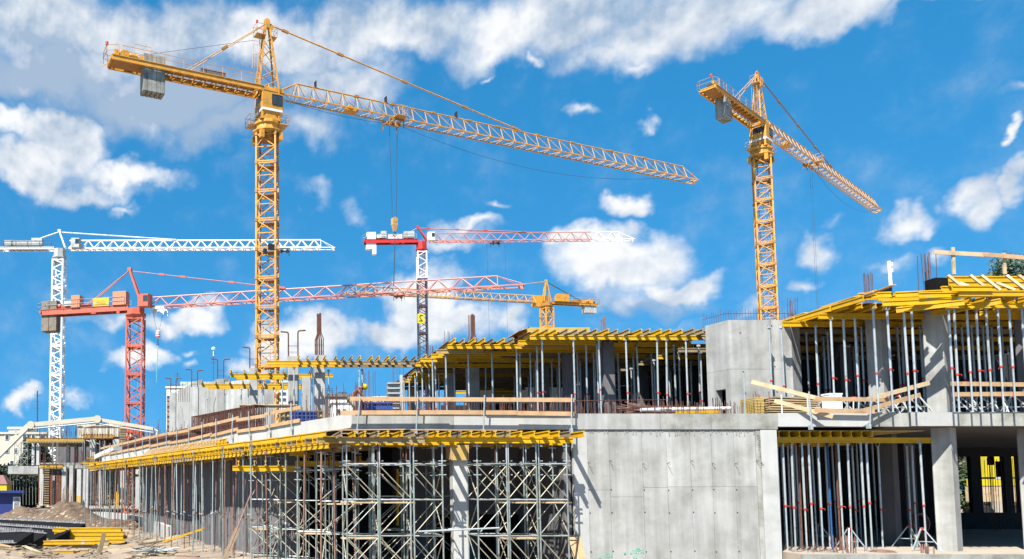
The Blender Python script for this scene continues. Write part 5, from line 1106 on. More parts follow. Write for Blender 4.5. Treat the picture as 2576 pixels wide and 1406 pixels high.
a, c_ = at(482, 1072, 43), at(640, 1052, 37.5); cage('long rusty beam cage lying on the slab behind the receding rail', (a.x, a.y, S1+.05), (c_.x, c_.y, S1+.12), .6, 1.2, 70)
a, c_ = at(395, 1110, 50), at(600, 1080, 39.); cage('lower dark rusty cage between the long cage and the rail', (a.x+.3, a.y, S1+.02), (c_.x, c_.y, S1+.02), .5, .75, 90)
pf = thing('wall_formwork', 'row of brown film-faced boards behind the far end of the receding rail', 'formwork', (-8, 55, S1), 'side forms')
for i in range(9):
    k = 3 if i < 7 else 2; u = (.98-.14*i) if i < 7 else (.98-.14*(i-7)); a, c_ = off(k, max(u-.13, 0), -.15)[0], off(k, u, -.15)[0]; b = MB(); b.wall((a.x, a.y), (c_.x, c_.y), S1, S1+.72, .03); b.build('board', 'ply', pf)
hb_ = thing('plywood_sheet_loose', 'flat brown plywood sheet resting on the rusty cage below the crane tower', 'plywood', at(640, 1018, 40)); b = MB(); a = at(645, 1016, 39); b.box((a.x+.6, 40, a.z), (2.9, 1.2, .05)); b.build('sheet', 'woodp', hb_)
def formbox(label, x0, x1, y, z0, z1, rows, cols, m, mb, dep=.6):
    t = thing('steel_form', label, 'formwork panel', ((x0+x1)/2, y, z0), 'steel-framed form panels'); b = MB(); b.bx(x0, x1, y+.06, y+dep, z0, z1); b.build('body', mb, t)
    for i in range(rows+1): z = z0+(z1-z0)*i/rows; b = MB(); b.bx(x0-.02, x1+.02, y-.02, y+.058, z-.025, z+.025); b.build('rib', m, t)
    for i in range(cols+1): x = x0+(x1-x0)*i/cols; b = MB(); b.bx(x-.02, x+.02, y-.035, y+.03, z0, z1); b.build('upright', m, t)
    return t
a, c_ = at(730, 1060, 34), at(798, 1036, 34); formbox('gridded blue form panel pack beside the receding rail', a.x, c_.x, 34, S1, c_.z, 4, 7, 'bluef', 'bluef', .5)
a, c_ = at(705, 1060, 34.6), at(812, 1034, 34.6); formbox('yellowish form panel behind the gridded blue pack', a.x, c_.x, 34.6, S1, c_.z, 3, 9, 'grayw', 'yply', .2)
Y = 31.; a, c_ = at(905, 1045, Y), at(987, 1011, Y); xm = at(945, 1030, Y).x
t = thing('form_box', 'deep blue steel form box the bending worker leans over', 'formwork panel', (xm, Y, S1), 'steel-framed form panels')
for (x0, x1, m) in ((a.x, xm-.01, 'bluef'), (xm+.01, c_.x, 'bluef')):
    b = MB(); b.bx(x0, x1, Y, Y+.7, S1, c_.z); b.build('body', m, t)
    for z in (S1+.12, c_.z-.28, c_.z-.04): b = MB(); b.bx(x0-.01, x1+.01, Y-.05, Y-.002, z-.03, z+.03); b.build('rib', 'bluef', t)
t = thing('rubble_pile', 'pale rags and offcuts heaped on the blue form box', 'offcuts', ((a.x+c_.x)/2, Y+.4, c_.z))
for i in range(26): b = MB(); x = random.uniform(a.x+.2, c_.x-.1); b.box((x, Y+random.uniform(.05, .6), c_.z+random.uniform(.02, .16)), (random.uniform(.1, .3), .1, .05), Matrix.Rotation(random.uniform(-1, 1), 3, 'Y')); b.build('piece', random.choice(('woodp', 'concrete_pale', 'whited')), t)
# ribbed steel column form
a, c_ = at(977, 1033, 38), at(1004, 964, 38); t = thing('column_form', 'grey ribbed steel column form standing behind the blue box', 'formwork panel', (a.x, 38, S1), 'steel-framed form panels')
b = MB(); b.bx(a.x, c_.x, 38.1, 38.5, S1, c_.z); b.build('body', 'alu', t)
for i in range(11): z = S1+(c_.z-S1)*i/10; b = MB(); b.bx(a.x-.03, c_.x+.03, 37.93, 38.09, z-.03, z+.03); b.build('rib', 'whited', t)
b = MB(); b.bx(c_.x+.04, c_.x+.16, 37.95, 38.1, S1, c_.z+.4); b.build('post', 'whited', t)
# bundle of bars on the slab
t = thing('rebar_pile', 'long bundle of rusty bars lying on the slab left of the stair core', 'reinforcing bars', at(1680, 1028, 29.5))
z = S1+.12
for i in range(34):
    x0 = at(1560+random.uniform(0, 30), 1020, 29.5).x; x1 = at(1780+random.uniform(-14, 12), 1020, 29.5).x; y = 29.3+random.uniform(0, .7); zz = z+.016+.034*(i//5)+random.uniform(0, .05)
    b = MB(); b.path([(x0, y, zz+random.uniform(0, .22)), (x0+.8, y, zz+.02), (x1, y+random.uniform(-.1, .1), zz)], .016, 5); b.build('bar', 'rustl', t)
for x in (x0+.6, (x0+x1)/2, x1-.6): b = MB(); b.bx(x-.05, x+.05, 29.2, 30.1, S1, z); b.build('sleeper', 'woodp', t)
t = thing('pipe', 'long white pipe lying in front of the rusty bar bundle', 'pipe', at(1720, 1030, 28.6)); p, q = at(1612, 1031, 28.7), at(1838, 1027, 28.9); b = MB(); b.tube(p, q, .065, 10); b.build('tube', 'pvc', t)
t = thing('beam_offcut', 'short yellow beam lying beyond the white pipe', 'beam', at(1800, 1033, 28.5)); stick('beam', 'beam', 'yel', at(1700, 1034, 29.0), at(1808, 1032, 29.1), t)
# lumber pack
t = thing('lumber_pack', 'strapped pack of pale planks stacked at the foot of the stair core', 'lumber', (px_x(1985, 29.4, 5.3), 29.4, S1), 'lumber and beam stacks'); xl = px_x(1915, 29.2, 5.3)
for r in range(8):
    for k in range(4):
        p = Vector((xl+.12*random.random()+.03*r, 29.0+.22*k, S1+.08+r*.088)); q = p+Vector((1.85+random.uniform(-.06, .06), .15, -.008*r)); stick('plank', 'plank', ('woodp', 'yelw', 'wood')[(r+k) % 3], p, q, t)
for x in (xl+.55, xl+1.5): b = MB(); b.bx(x-.02, x+.02, 28.88, 28.9, S1, S1+.78); b.build('strap', 'pvc', t)
for r in range(12): b = MB(); b.bx(xl-.35, xl-.02, 29.0+.01*(r % 2), 29.9, S1+.02+r*.058, S1+.02+r*.058+.045); b.build('offcut', 'yply', t)
t = thing('white_box', 'white box standing on the slab beside the tripods', 'box', (px_x(2092, 28.9, 5), 28.9, S1)); a, c_ = at(2078, 1030, 28.9), at(2108, 994, 28.9); b = MB(); b.bx(a.x, c_.x, 28.7, 29.1, S1, c_.z); b.build('body', 'white', t); b = MB(); b.bx(a.x-.015, c_.x+.015, 28.685, 29.115, c_.z, c_.z+.05); b.build('lid', 'white', t)
# ground storey small things
t = thing('leaning_boards', 'tall pale wooden board leaning on the wall beside the scaffold', 'board', (px_x(1466, 27.6, 0), 27.6, YZ)); x = px_x(1466, 27.4, 0)
for k in range(2):
    b = MB(); b.add([(x-.23+.235*k, 27.35, YZ), (x-.23+.235*k+.225, 27.35, YZ), (x-.25+.21*k+.20, 27.98, .58), (x-.25+.21*k, 27.98, .58), (x-.23+.235*k, 27.39, YZ), (x-.23+.235*k+.225, 27.39, YZ), (x-.25+.21*k+.20, 28.02, .58), (x-.25+.21*k, 28.02, .58)], [(0,1,2,3),(7,6,5,4),(0,4,5,1),(1,5,6,2),(2,6,7,3),(3,7,4,0)]); b.build('plank', 'wood', t)
t = thing('steel_ring', 'rusty steel ring propped upright in the dark behind the tripod', 'ring', (px_x(2313, 31.2, .8), 31.2, .35)); b = MB(); x = px_x(2313, 31.2, .9)
n = 28; b.v = []; 
for i in range(n):
    a = 2*math.pi*i/n
    for (r, dy) in ((.36, -.12), (.40, -.12), (.40, .12), (.36, .12)): b.v.append((x+r*math.cos(a)*.8, 31.2+dy, .86+r*math.sin(a)))
b.f = [(i*4+k, i*4+(k+1) % 4, ((i+1) % n)*4+(k+1) % 4, ((i+1) % n)*4+k) for i in range(n) for k in range(4)]; b.build('hoop', 'rustl', t)
b = MB(); b.box((x, 31.2, .42), (.3, .5, .12)); b.box((x-.1, 31.2, .18), (.1, .4, .36)); b.box((x+.1, 31.2, .18), (.1, .4, .36)); b.build('stand', 'rust', t)
for i in range(7): x = px_x(1975+i*9, 28.1, 0)
b = MB()
for i in range(34): x = random.uniform(18.6, 21.5); y = 27.6+random.uniform(0, 1.6); b.tube((x, y, -.02), (x+random.uniform(-.2, .2), y, random.uniform(.12, .4)), .008, 4)
for k in range(3): b.path([(19+k*.6+.5*math.cos(a)+.3*a*.1, 28.+.25*math.sin(a), .06+.05*math.sin(3*a)) for a in [i*.5 for i in range(12)]], .007, 4)
tag(b.build('bar_offcuts', 'rust'), 'tangle of thin rusty wire and bar ends on the floor slab edge', 'wire', kind='stuff')
b = MB(); b.lathe((px_x(2220, 28.1, 0), 28.1, .0), [(.42, .004), (.3, .05), (.12, .08)], 12); tag(b.build('soil_patch', 'rustl'), 'flat reddish patch of spilt sawdust on the floor slab', 'sawdust', kind='stuff')
# ------------------------------------------------------------------ things beyond the back openings
t = thing('drilling_rig', 'yellow machine seen through the back openings of the right wing', 'construction machine', (43, 56, 0)); 
for (p0, p1, y0, y1, m, n_) in ((2482, 2512, 1110, 1200, 'signy', 'mast_box'), (2545, 2566, 1112, 1200, 'signy', 'mast_box'), (2470, 2560, 1205, 1222, 'signy', 'deck'), (2484, 2500, 1135, 1170, 'bluef', 'engine'), (2506, 2535, 1160, 1206, 'whited', 'cab'), (2468, 2580, 1224, 1262, 'woodp', 'chassis')):
    a, c_ = at(p0, y1, 56), at(p1, y0, 56); b = MB(); b.bx(a.x, c_.x, 56, 57.2, a.z, c_.z); b.build(n_, m, t)
for s in (0, 2.6): b = MB(); b.lathe((at(2480, 1270, 56).x+s, 55.9, .5), [(.5, 0), (.55, .1), (.55, .5), (.5, .6)], 14, 'y'); b.build('wheel', 'black', t)
for k, p in enumerate((2495, 2508, 2555, 2566)):
    bars('dark reinforcement cage standing inside the back opening, %s from the left opening' % ordn(k), px_x(p, 42.6, 2), 42.6, 0, 3.9, .35, 5, group='dark cages')
# ------------------------------------------------------------------ yard
t = thing('site_cabin', 'dark blue site cabin with flat overhanging roof at the yard edge', 'site cabin', at(20, 1300, 84)); a = at(50, 1300, 84); x1 = a.x; x0 = x1-6; zt = at(50, 1240, 84).z
b = MB(); b.prism([(x0, 84), (x1, 84), (x1*90.6/84, 90), (x0-1.9, 90)], YZ-.1, zt); b.build('body', 'bluec', t); rf = MB().prism([(x0-.3, 83.3), (x1+.62, 83.3), ((x1+.62)*90.5/83.3, 90.5), (x0-2.4, 90.5)], zt+.003, zt+.24); rf.build('roof', 'bluec', t)
a, c_ = at(33, 1281, 83.9), at(50, 1250, 83.9); f = MB().bx(a.x, c_.x+.05, 83.86, 83.99, a.z, c_.z).build('window', 'white', t); MB().bx(a.x+.08, c_.x-.03, 83.82, 83.858, a.z+.08, c_.z-.08).build('pane', 'alu', f); 
t = thing('yellow_skip', 'yellow box with dull pink lid behind the blue cabin', 'container', at(6, 1240, 96)); a, c_ = at(-30, 1240, 96), at(17, 1218, 96); MB().bx(a.x, c_.x, 96, 98, YZ, c_.z).build('body', 'signy', t); MB().add([(a.x, 95.9, c_.z), (c_.x+.1, 95.9, c_.z), (c_.x+.1, 98.1, c_.z), (a.x, 98.1, c_.z), (a.x, 96.5, c_.z+1.1), (c_.x-.6, 96.5, c_.z+1.1), (c_.x-.6, 97.5, c_.z+1.1), (a.x, 97.5, c_.z+1.1)], [(4,5,6,7),(0,1,5,4),(1,2,6,5),(2,3,7,6),(3,0,4,7)]).build('lid', 'roofr', t)
# stacked yellow beams
t = thing('beam_stack', 'neat stack of used yellow beams on the sandy yard', 'beams', at(207, 1372, 43), 'lumber and beam stacks'); xl = px_x(130, 43, -.3); zb = gz(-9.5, 43)+.02
for r in range(4):
    for k in range(5): p = Vector((xl+random.uniform(-.25, .25)+.08*r, 42.6+.11*k, zb+.16+.2*r+.02)); stick('beam', 'beam', ('yel', 'yelw', 'yel', 'woodp')[(r*2+k) % 4], p, p+Vector((random.uniform(3.3, 3.9), .1, random.uniform(-.02, .02))), t)
for x in (.4, 3.1): MB().bx(xl+x-.05, xl+x+.05, 42.3, 43.3, zb-.1, zb+.06).build('sleeper', 'dbeam', t)
t = thing('beam_stack', 'lower looser pile of yellow beams in front of the neat stack', 'beams', at(190, 1385, 40), 'lumber and beam stacks'); xl = px_x(92, 40.5, -.5); zb = gz(-9, 40.5)
for r in range(2):
    for k in range(5): p = Vector((xl+random.uniform(-.3, .5), 40.1+.13*k, zb+.12+.18*r)); stick('beam', 'beam', ('yelw', 'yel', 'woodp')[(r+k) % 3], p, p+Vector((random.uniform(2.4, 3.7), random.uniform(-.2, .2), .02)), t)
# dark form panels laid out towards the camera
for n_, (px0, Y0, px1, Y1, w, lab, z) in enumerate(((-60, 53, 165, 45, 1.3, 'long black form panel with toothed aluminium rim, farthest of the row', .45), (-60, 47.5, 125, 41.5, 1.2, 'second black form panel with aluminium rim from the soil heaps', .3), (-60, 44, 70, 39.5, 1.0, 'third black form panel with aluminium rim from the soil heaps', .22), (-60, 41., 40, 37.5, .9, 'black form panel lying nearest the splintered planks', .15))):
    a, c_ = Vector((px_x(px0, Y0, 0), Y0, 0)), Vector((px_x(px1, Y1, 0), Y1, 0)); a.z = gz(a.x, a.y); c_.z = gz(c_.x, c_.y); t = thing('steel_form', lab, 'formwork panel', a, 'dark form panels in the yard'); d = (c_-a).normalized(); s = Vector((d.y, -d.x, 0)); b = MB(); u = Vector((0, 0, 1))
    b.add([a+u*.02, c_+u*.02, c_+s*-w+u*z, a-s*w+u*z, a+u*(z*.9), c_+u*(z*.9), c_-s*w+u*(z+.5), a-s*w+u*(z+.5)], [(0,1,2,3),(7,6,5,4),(0,4,5,1),(1,5,6,2),(2,6,7,3),(3,7,4,0)]); b.build('body', 'dbeam', t)
    for o_, zz in ((0, z*.9+.05), (-w, z+.56)):
        stick('rim', 'lath', 'alu', a+s*o_+u*zz, c_+s*o_+u*zz, t); ln = (c_-a).length; b = MB()
        for i in range(int(ln/.28)): q = a.lerp(c_, (i+.5)*.28/ln)+s*o_+u*(zz+.07); b.box(q, (.09, .09, .09))
        tag(b.build('rim_teeth', 'alu', t), kind='stuff')
lab = ['bright orange-brown splintered plank at the lower left frame corner', 'long split plank pointing to the beam stack', 'weathered plank crossing the split one', 'short pale plank beneath the crossing ones', 'flat grey plank half buried in sand', 'thick weathered plank at the bottom of the debris', 'narrow reddish plank on the debris', 'broken pale board end beside the debris']
for i, (pa, ya, Ya, pb, yb, Yb) in enumerate(((-20, 1365, 37, 30, 1376, 36.6), (52, 1370, 38, 105, 1396, 36.6), (10, 1378, 37.6, 110, 1392, 36.2), (30, 1362, 39.6, 90, 1372, 39.2), (60, 1402, 35.4, 130, 1396, 35.8), (0, 1386, 36.6, 60, 1400, 35.6), (20, 1370, 38.4, 85, 1378, 37.8), (135, 1388, 36.6, 200, 1384, 36.8))):
    t = thing('loose_plank', lab[i], 'plank', at(pa, ya, Ya), 'planks scattered in the yard'); p, q = at(pa, ya, Ya), at(pb, yb, Yb); p.z = max(p.z, gz(p.x, p.y)+.03); q.z = max(q.z, gz(q.x, q.y)+.03); stick('plank', 'plank', ('wood', 'woodp', 'grayw', 'woodp', 'grayw', 'yelw', 'rustl', 'woodp')[i], p, q, t)
for i, (pa, Ya, l, n, lab_) in enumerate(((135, 36.2, .9, 4, 'small stack of short boards at the bottom edge of the yard'), (178, 36.8, .8, 4, 'second small stack of short boards beside the leaning stake'))):
    t = thing('board_stack', lab_, 'boards', at(pa, 1390, Ya), 'lumber and beam stacks'); x = px_x(pa, Ya, -.7); z = gz(x, Ya)
    for k in range(n): stick('board', 'plank', ('woodp', 'yel', 'grayw', 'wood')[k], (x, Ya, z+.03+.05*k), (x+l, Ya+.06, z+.03+.05*k), t)
def lean(lab, pa, ya, Ya, pb, yb, Yb, kind, m, cat='plank', nm='leaning_plank', up=(0, 1, 0)): t = thing(nm, lab, cat, at(pa, ya, Ya)); p = at(pa, ya, Ya); stick('plank' if kind != 'beam' else 'beam', kind, m, p, at(pb, yb, Yb), t, up)
lean('grey weathered stake leaning upright near the beam stack', 251, 1390, 37.5, 262, 1341, 37.3, 'plank', 'grayw'); lean('thin pale stick leaning against the grey stake', 243, 1391, 37.6, 257, 1362, 37.4, 'lath', 'woodp')
lean('broad brown plank leaning against the props left of the scaffold', 560, 1420, 29.8, 598, 1328, 31.5, 'plank', 'grayw'); lean('grey tube leaning against the props above the broad brown plank', 575, 1385, 30, 632, 1240, 31.0, 'tubet', 'rustl', 'scaffold tube', 'leaning_tube')
lean('yellow beam sloping from the sand up to the shaded wall', 412, 1362, 39., 512, 1330, 37.5, 'beam', 'yel', 'beam', 'loose_beam'); lean('weathered beam lying in the sand before the props', 350, 1370, 38.4, 430, 1358, 39.4, 'beam', 'grayw', 'beam', 'loose_beam'); lean('pale dusty beam end lying alone in the middle of the yard', 273, 1376, 38, 345, 1370, 38.4, 'beam', 'woodp', 'beam', 'loose_beam')
lean('flat reddish board lying on the slab at the bottom frame edge', 445, 1398, 32, 500, 1400, 31.6, 'plank', 'rustl', 'plank', 'loose_plank', (0, 0, 1))
t = thing('tube_pile', 'tangle of dark steel tubes dumped at the bottom of the yard', 'scaffold tubes', at(570/1.59, 1395, 35.5))
for i in range(22): p = at(random.uniform(325, 400), random.uniform(1380, 1398), 36); p.z = max(p.z, gz(p.x, p.y)+random.uniform(.05, .3)); stick('tube', 'tube', random.choice(('galvg', 'alu', 'cable')), p, p+Vector((random.uniform(.5, 1.1), random.uniform(-.4, .4), random.uniform(-.12, .2))), t)
b = MB()
for i in range(150):
    p = random.uniform(-20, 420); yy = random.uniform(1352, 1404); q = atz(p, yy, YZ); z = gz(q.x, q.y)+.03; a = random.uniform(0, 3.14); l = random.uniform(.25, 1.1)
    d = Vector((math.cos(a)*l, math.sin(a)*l, random.uniform(-.02, .12))); b.prof((q.x, q.y, z), (q.x+d.x, q.y+d.y, z+.02+d.z), [(-.05,-.015),(.05,-.015),(.05,.015),(-.05,.015)])
tag(b.build('timber_debris', 'grayw'), 'grey splinters and offcuts of timber littering the yard sand', 'debris', kind='stuff')
# white kerb wall and stub walls
t = thing('kerb_wall', 'low white concrete kerb wall behind the soil heaps', 'wall', at(300, 1290, 75)); pts = [(135, 1271, 84), (205, 1282, 75), (262, 1282, 75), (300, 1282, 70), (345, 1294, 62), (395, 1312, 52), (420, 1330, 46)]
for k, (p, q) in enumerate(zip(pts, pts[1:])): a, c_ = at(*p), at(*q); b = MB(); b.wall((a.x, a.y), (c_.x, c_.y), YZ-.2, YZ+.85-.0*k, .3); b.build('segment', 'concrete_pale', t)
t = thing('concrete_slab_edge', 'pale concrete base slab at the bottom edge between the props', 'slab', at(520, 1400, 31)); b = MB(); b.prism([(-4.6, 30.5), (1.5, 30.5), (1.0, 33.2), (-4.2, 32.4)], YZ-.3, YZ+.16); b.build('body', 'slabf', t)
# ------------------------------------------------------------------ far building under construction
fb = thing('far_concrete_building', 'farther unfinished building with bare columns and thin yellow decks', 'building', at(200, 1275, 100)); 
def fbx(nm, p0, p1, y0, y1, Y, d, m): a, c_ = at(p0, y1, Y), at(p1, y0, Y); return MB().bx(a.x, c_.x, Y, Y+d, a.z, c_.z).build(nm, m, fb)
for (p0, p1, y0, y1, Y) in ((98,110,1179,1272,98),(154,166,1174,1276,98),(173,184,1171,1277,97),(192,204,1180,1284,92),(208,222,1179,1284,91),(246,257,1170,1276,97),(302,312,1172,1274,95),(340,350,1180,1278,92),(394,410,1188,1276,84),(357,366,1190,1276,98),(268,276,1176,1272,108),(130,138,1180,1270,112),(380,388,1190,1272,100),
    (79,87,1112,1170,104),(91,99,1112,1170,104),(226,240,1100,1168,104),(284,300,1100,1172,104),(166,174,1120,1170,106),(186,194,1116,1170,108),(208,214,1118,1170,108),(255,264,1104,1170,108)): fbx('column', p0, p1, y0, y1, Y, .8, 'concrete_pale')
fbx('slab', 20, 96, 1172, 1192, 99, 12, 'concrete'); fbx('slab', 98, 300, 1164, 1178, 99, 14, 'concrete_stain'); fbx('slab', 66, 215, 1108, 1114, 104, 10, 'grayw'); fbx('slab', 210, 330, 1098, 1104, 104, 10, 'ply')
fbx('back_wall', 96, 400, 1178, 1272, 116, .4, 'ply'); fbx('back_wall', 240, 330, 1104, 1168, 114, .4, 'concrete'); fbx('back_wall', 330, 415, 1150, 1278, 110, .4, 'concrete_in'); fbx('back_wall', 140, 240, 1112, 1166, 118, .3, 'concrete_in')
for (p0, p1, y, Y, n) in ((66, 215, 1106, 103.4, 2), (205, 288, 1096, 103, 2), (98, 158, 1172, 97.5, 2), (205, 300, 1164, 97, 3), (300, 342, 1158, 80, 3), (218, 260, 1152, 103, 1), (262, 300, 1168, 90, 2)):
    for r in range(n): a, c_ = at(p0+r*6, y+r*4.5, Y), at(p1-r*3, y+r*4, Y); stick('form_beam', 'beam', 'yel' if r % 2 == 0 else 'yelw', a, c_, fb)
    for i in range(int((p1-p0)/7)): q = at(p0+7*i+3, y-3, Y); stick('form_joist', 'beam', ymat(.4), q, q+Vector((0, 1.6, 0)), fb)
for i in range(84): p = random.uniform(130, 420); lo = random.random() < .6; Y = random.uniform(94, 106); a = at(p, 1268 if lo else 1166, Y); stick('far_prop', 'tubet', ('galvg', 'galv', 'rust', 'brace')[i % 4], a, at(p, 1182 if lo else 1108, Y), fb)
b = MB()
for i in range(330): p = random.uniform(98, 400); q = at(p, random.choice((1170, 1106, 1098, 1262, 1268)), 97); b.tube(q, q+Vector((random.uniform(-.1, .1), 0, random.uniform(.5, 2.2))), .022, 4)
tag(b.build('bar_fringe', 'rust', fb), kind='stuff')
def fcol(lab, p0, p1, y0, y1, Y): 
    a, c_ = at(p0, y1, Y), at(p1, y0, Y); t = thing('column_form', lab, 'formwork panel', (a.x, Y, a.z), 'steel-framed form panels'); MB().bx(a.x, c_.x, Y, Y+.6, a.z, c_.z).build('body', 'ply', t)
    for i in range(17): z = a.z+(c_.z-a.z)*i/16; MB().bx(a.x-.05, c_.x+.05, Y-.1, Y-.005, z-.06, z+.06).build('rib', 'grayw' if i % 4 else 'yelw', t)
fcol('dark ribbed column form in the lower storey of the far building', 112, 124, 1177, 1270, 97); fcol('dark ribbed column form at the foot of the salmon red crane', 302, 316, 1078, 1146, 92)
t = thing('form_sheet', 'pale plywood sheet standing before a far column', 'board', at(197, 1280, 90)); a, c_ = at(192, 1283, 90.5), at(203, 1247, 90.5); MB().bx(a.x, c_.x, 90.5, 90.7, a.z, c_.z).build('sheet', 'yply', t)
t = thing('form_sheet', 'upright yellow form panel beside the worker in lime vest', 'board', at(291, 1270, 88)); a, c_ = at(288, 1273, 88), at(299, 1237, 88); MB().bx(a.x, c_.x, 88, 88.3, a.z, c_.z).build('sheet', 'yel', t)
for k, (x, lab_) in enumerate(((45, 'cross-braced far shoring tower nearest the dark conifer'), (62, 'cross-braced far shoring tower next to the twin pale columns'))):
    t = thing('shoring_tower', lab_, 'scaffold tower', at(x, 1170, 103), 'far shoring towers'); a, c_ = at(x-9, 1171, 103), at(x+8, 1112, 103)
    for X in (a.x, c_.x): stick('standard', 'tubet', 'galvg', (X, 103, a.z), (X, 103, c_.z), t)
    for r in range(3):
        z0, z1 = a.z+(c_.z-a.z)*r/3, a.z+(c_.z-a.z)*(r+1)/3; stick('brace', 'tubet', 'galvg', (a.x, 103, z0), (c_.x, 103, z1), t); stick('brace', 'tubet', 'galvg', (c_.x, 103, z0), (a.x, 103, z1), t); stick('ledger', 'tubet', 'galvg', (a.x, 103, z1), (c_.x, 103, z1), t)
for i in range(9): p = 26+i*8; a = at(p, 1270, 100); stick('far_prop', 'tubet', 'galvg', a, at(p, 1192, 100), fb)
# second white slab piece at the far end
t = thing('white_slab_edge', 'sloping white stair flight at the far end of the receding slab', 'stairs', at(262, 1150, 66)); a, c_ = at(250, 1150, 66), at(298, 1128, 64); b = MB(); b.bar(a, c_, 1., .35); b.build('flight', 'concrete_pale', t)
# ------------------------------------------------------------------ concrete pump boom
t = thing('concrete_pump_boom', 'cream folding boom of a concrete pump arching over the far building', 'concrete pump', (px_x(0, 92, 0), 92, YZ), None)
J_ = [at(-150, 1290, 92), at(72, 1071, 90), at(86, 1068, 90), at(240, 1054, 90), at(252, 1056, 90), at(386, 1079, 90)]
for p, q, r in ((0, 1, .62), (2, 3, .55), (4, 5, .42)): b = MB(); b.bar(J_[p], J_[q], .5, r*.9); b.build('boom_arm', 'cream', t); b = MB(); b.tube(J_[p]+Vector((0, -.4, -.5)), J_[q]+Vector((0, -.4, -.45)), .09, 6); b.build('pipe', 'whited', t)
for p in (1, 3): b = MB(); b.lathe((J_[p]+J_[p+1])/2, [(.45, -.4), (.45, .4)], 10, 'y'); b.bar(J_[p]+Vector((-1.4, 0, -.9)), J_[p+1]+Vector((.5, 0, -.4)), .16); b.build('joint', 'cream', t)
b = MB(); b.path([J_[5], J_[5]+Vector((.5, 0, -.3)), J_[5]+Vector((.3, 0, -1.1)), J_[5]+Vector((-1., 0, -1.6)), J_[5]+Vector((-5, -4, -4))], .14, 6); b.build('hose', 'cream', t); MB().bx(J_[0].x-2, J_[0].x+3, 91, 93.5, YZ, YZ+2).build('truck_body', 'whited', t)
# ------------------------------------------------------------------ distant buildings
def house(nm, lab, p0, p1, ytop, Y, m, dep=14, group='distant buildings', wins=None, roof=None, z0=-1, winm='win', parap=True):
    a, c_ = at(p0, ytop, Y), at(p1, ytop, Y); t = thing(nm, lab, 'building', ((a.x+c_.x)/2, Y, z0), group); b = MB(); b.bx(a.x, c_.x, Y, Y+dep, z0, a.z); b.build('wall', m, t)
    if parap: MB().bx(a.x-.3, c_.x+.3, Y-.3, Y+dep+.3, a.z+.003, a.z+.5).build('roof', m if roof is None else roof, t)
    fm = {}
    if wins:
        for (xs_, ys_, w, h) in wins:
            for x in xs_:
                for y in ys_:
                    q = at(x, y, Y); W_, H_ = w*Y/FPX, h*Y/FPX
                    if (W_, H_) not in fm: fm[(W_, H_)] = (MB().bx(-W_/2-.12, W_/2+.12, -.14, .05, -H_/2-.12, H_/2+.12).mesh('window', 'white'), MB().bx(-W_/2, W_/2, -.2, -.145, -H_/2, H_/2).mesh('pane', winm))
                    o = place('window', fm[(W_, H_)][0], Matrix.Translation((q.x, Y, q.z)), t); place('pane', fm[(W_, H_)][1], Matrix.Translation((q.x, Y, q.z)), o)
    return t, a, c_
t, a, c_ = house('tower_block', 'tall pale tower block with a strip of small balconies behind the left columns', 419, 474, 976, 250, 'bwhite', 22, wins=[((460, 467), (1000, 1018, 1035, 1052, 1069, 1086), 4, 8)])
for k in range(8): q = at(426, 1000+k*12.5, 249); MB().bx(q.x-.7, q.x+.7, 248.6, 249.99, q.z-.55, q.z+.55).build('balcony', 'win' if k % 2 == 0 else 'balc', t)
for k in range(8): q = at(426, 1006+k*12.5, 249); MB().bx(q.x-.75, q.x+.75, 248.4, 249.9, q.z-.35, q.z+.35).build('balcony', 'balc', t)
q = at(452, 958, 256); q2 = at(560, 958, 256); MB().bx(q.x, q2.x, 258, 268, at(0, 976, 250).z-3, q.z).build('roof_house', 'bgreen', t); MB().bx(at(448, 980, 250).x, at(455, 980, 250).x, 249.6, 250, -1, at(0, 982, 250).z).build('side_strip', 'bgreen', t)
house('cream_block', 'cream apartment house with cornice behind the pump boom', -60, 116, 1092, 200, 'bcream', 16, wins=[((18, 40, 62, 84, 106, -10), (1100, 1133), 8, 11), ((30, 70, 100), (1165, 1195), 8, 12)])
t, a, c_ = house('cream_block', 'low white factory hall behind the salmon red crane foot', 196, 330, 1072, 190, 'bcream', 20, wins=[((215, 232), (1105,), 5, 6)]); house('cream_block', 'flat penthouse on the cream apartment house roof', 22, 70, 1079, 202, 'bwhite', 8, z0=14, wins=[((40, 54), (1088,), 6, 6)])
for k, (p0, p1, y0) in enumerate(((270, 287, 1061), (300, 316, 1061))): a, c_ = at(p0, 1074, 192), at(p1, y0, 192); MB().bx(a.x, c_.x, 192, 195, a.z, c_.z).build('roof_vent', 'whited' if k else 'bgreen', t)
house('panel_block', 'pale block with blue-green window strips behind the middle columns', 684, 728, 962, 230, 'bwhite', 20, wins=[((690, 703, 716), (975, 990, 1005, 1020, 1035), 7, 7)], z0=-1)
t, a, c_ = house('brown_hall', 'brown clad hall with white eaves behind the bending worker', 818, 876, 998, 150, 'brown', 14, wins=None); house('white_annex', 'white annex with shaded balcony below the brown hall', 836, 892, 1013, 146, 'bwhite', 4, wins=[((850, 866), (1034,), 10, 9)]); house('white_annex', 'white wall piece far behind the ribbed column form', 940, 985, 1003, 170, 'bwhite', 6)
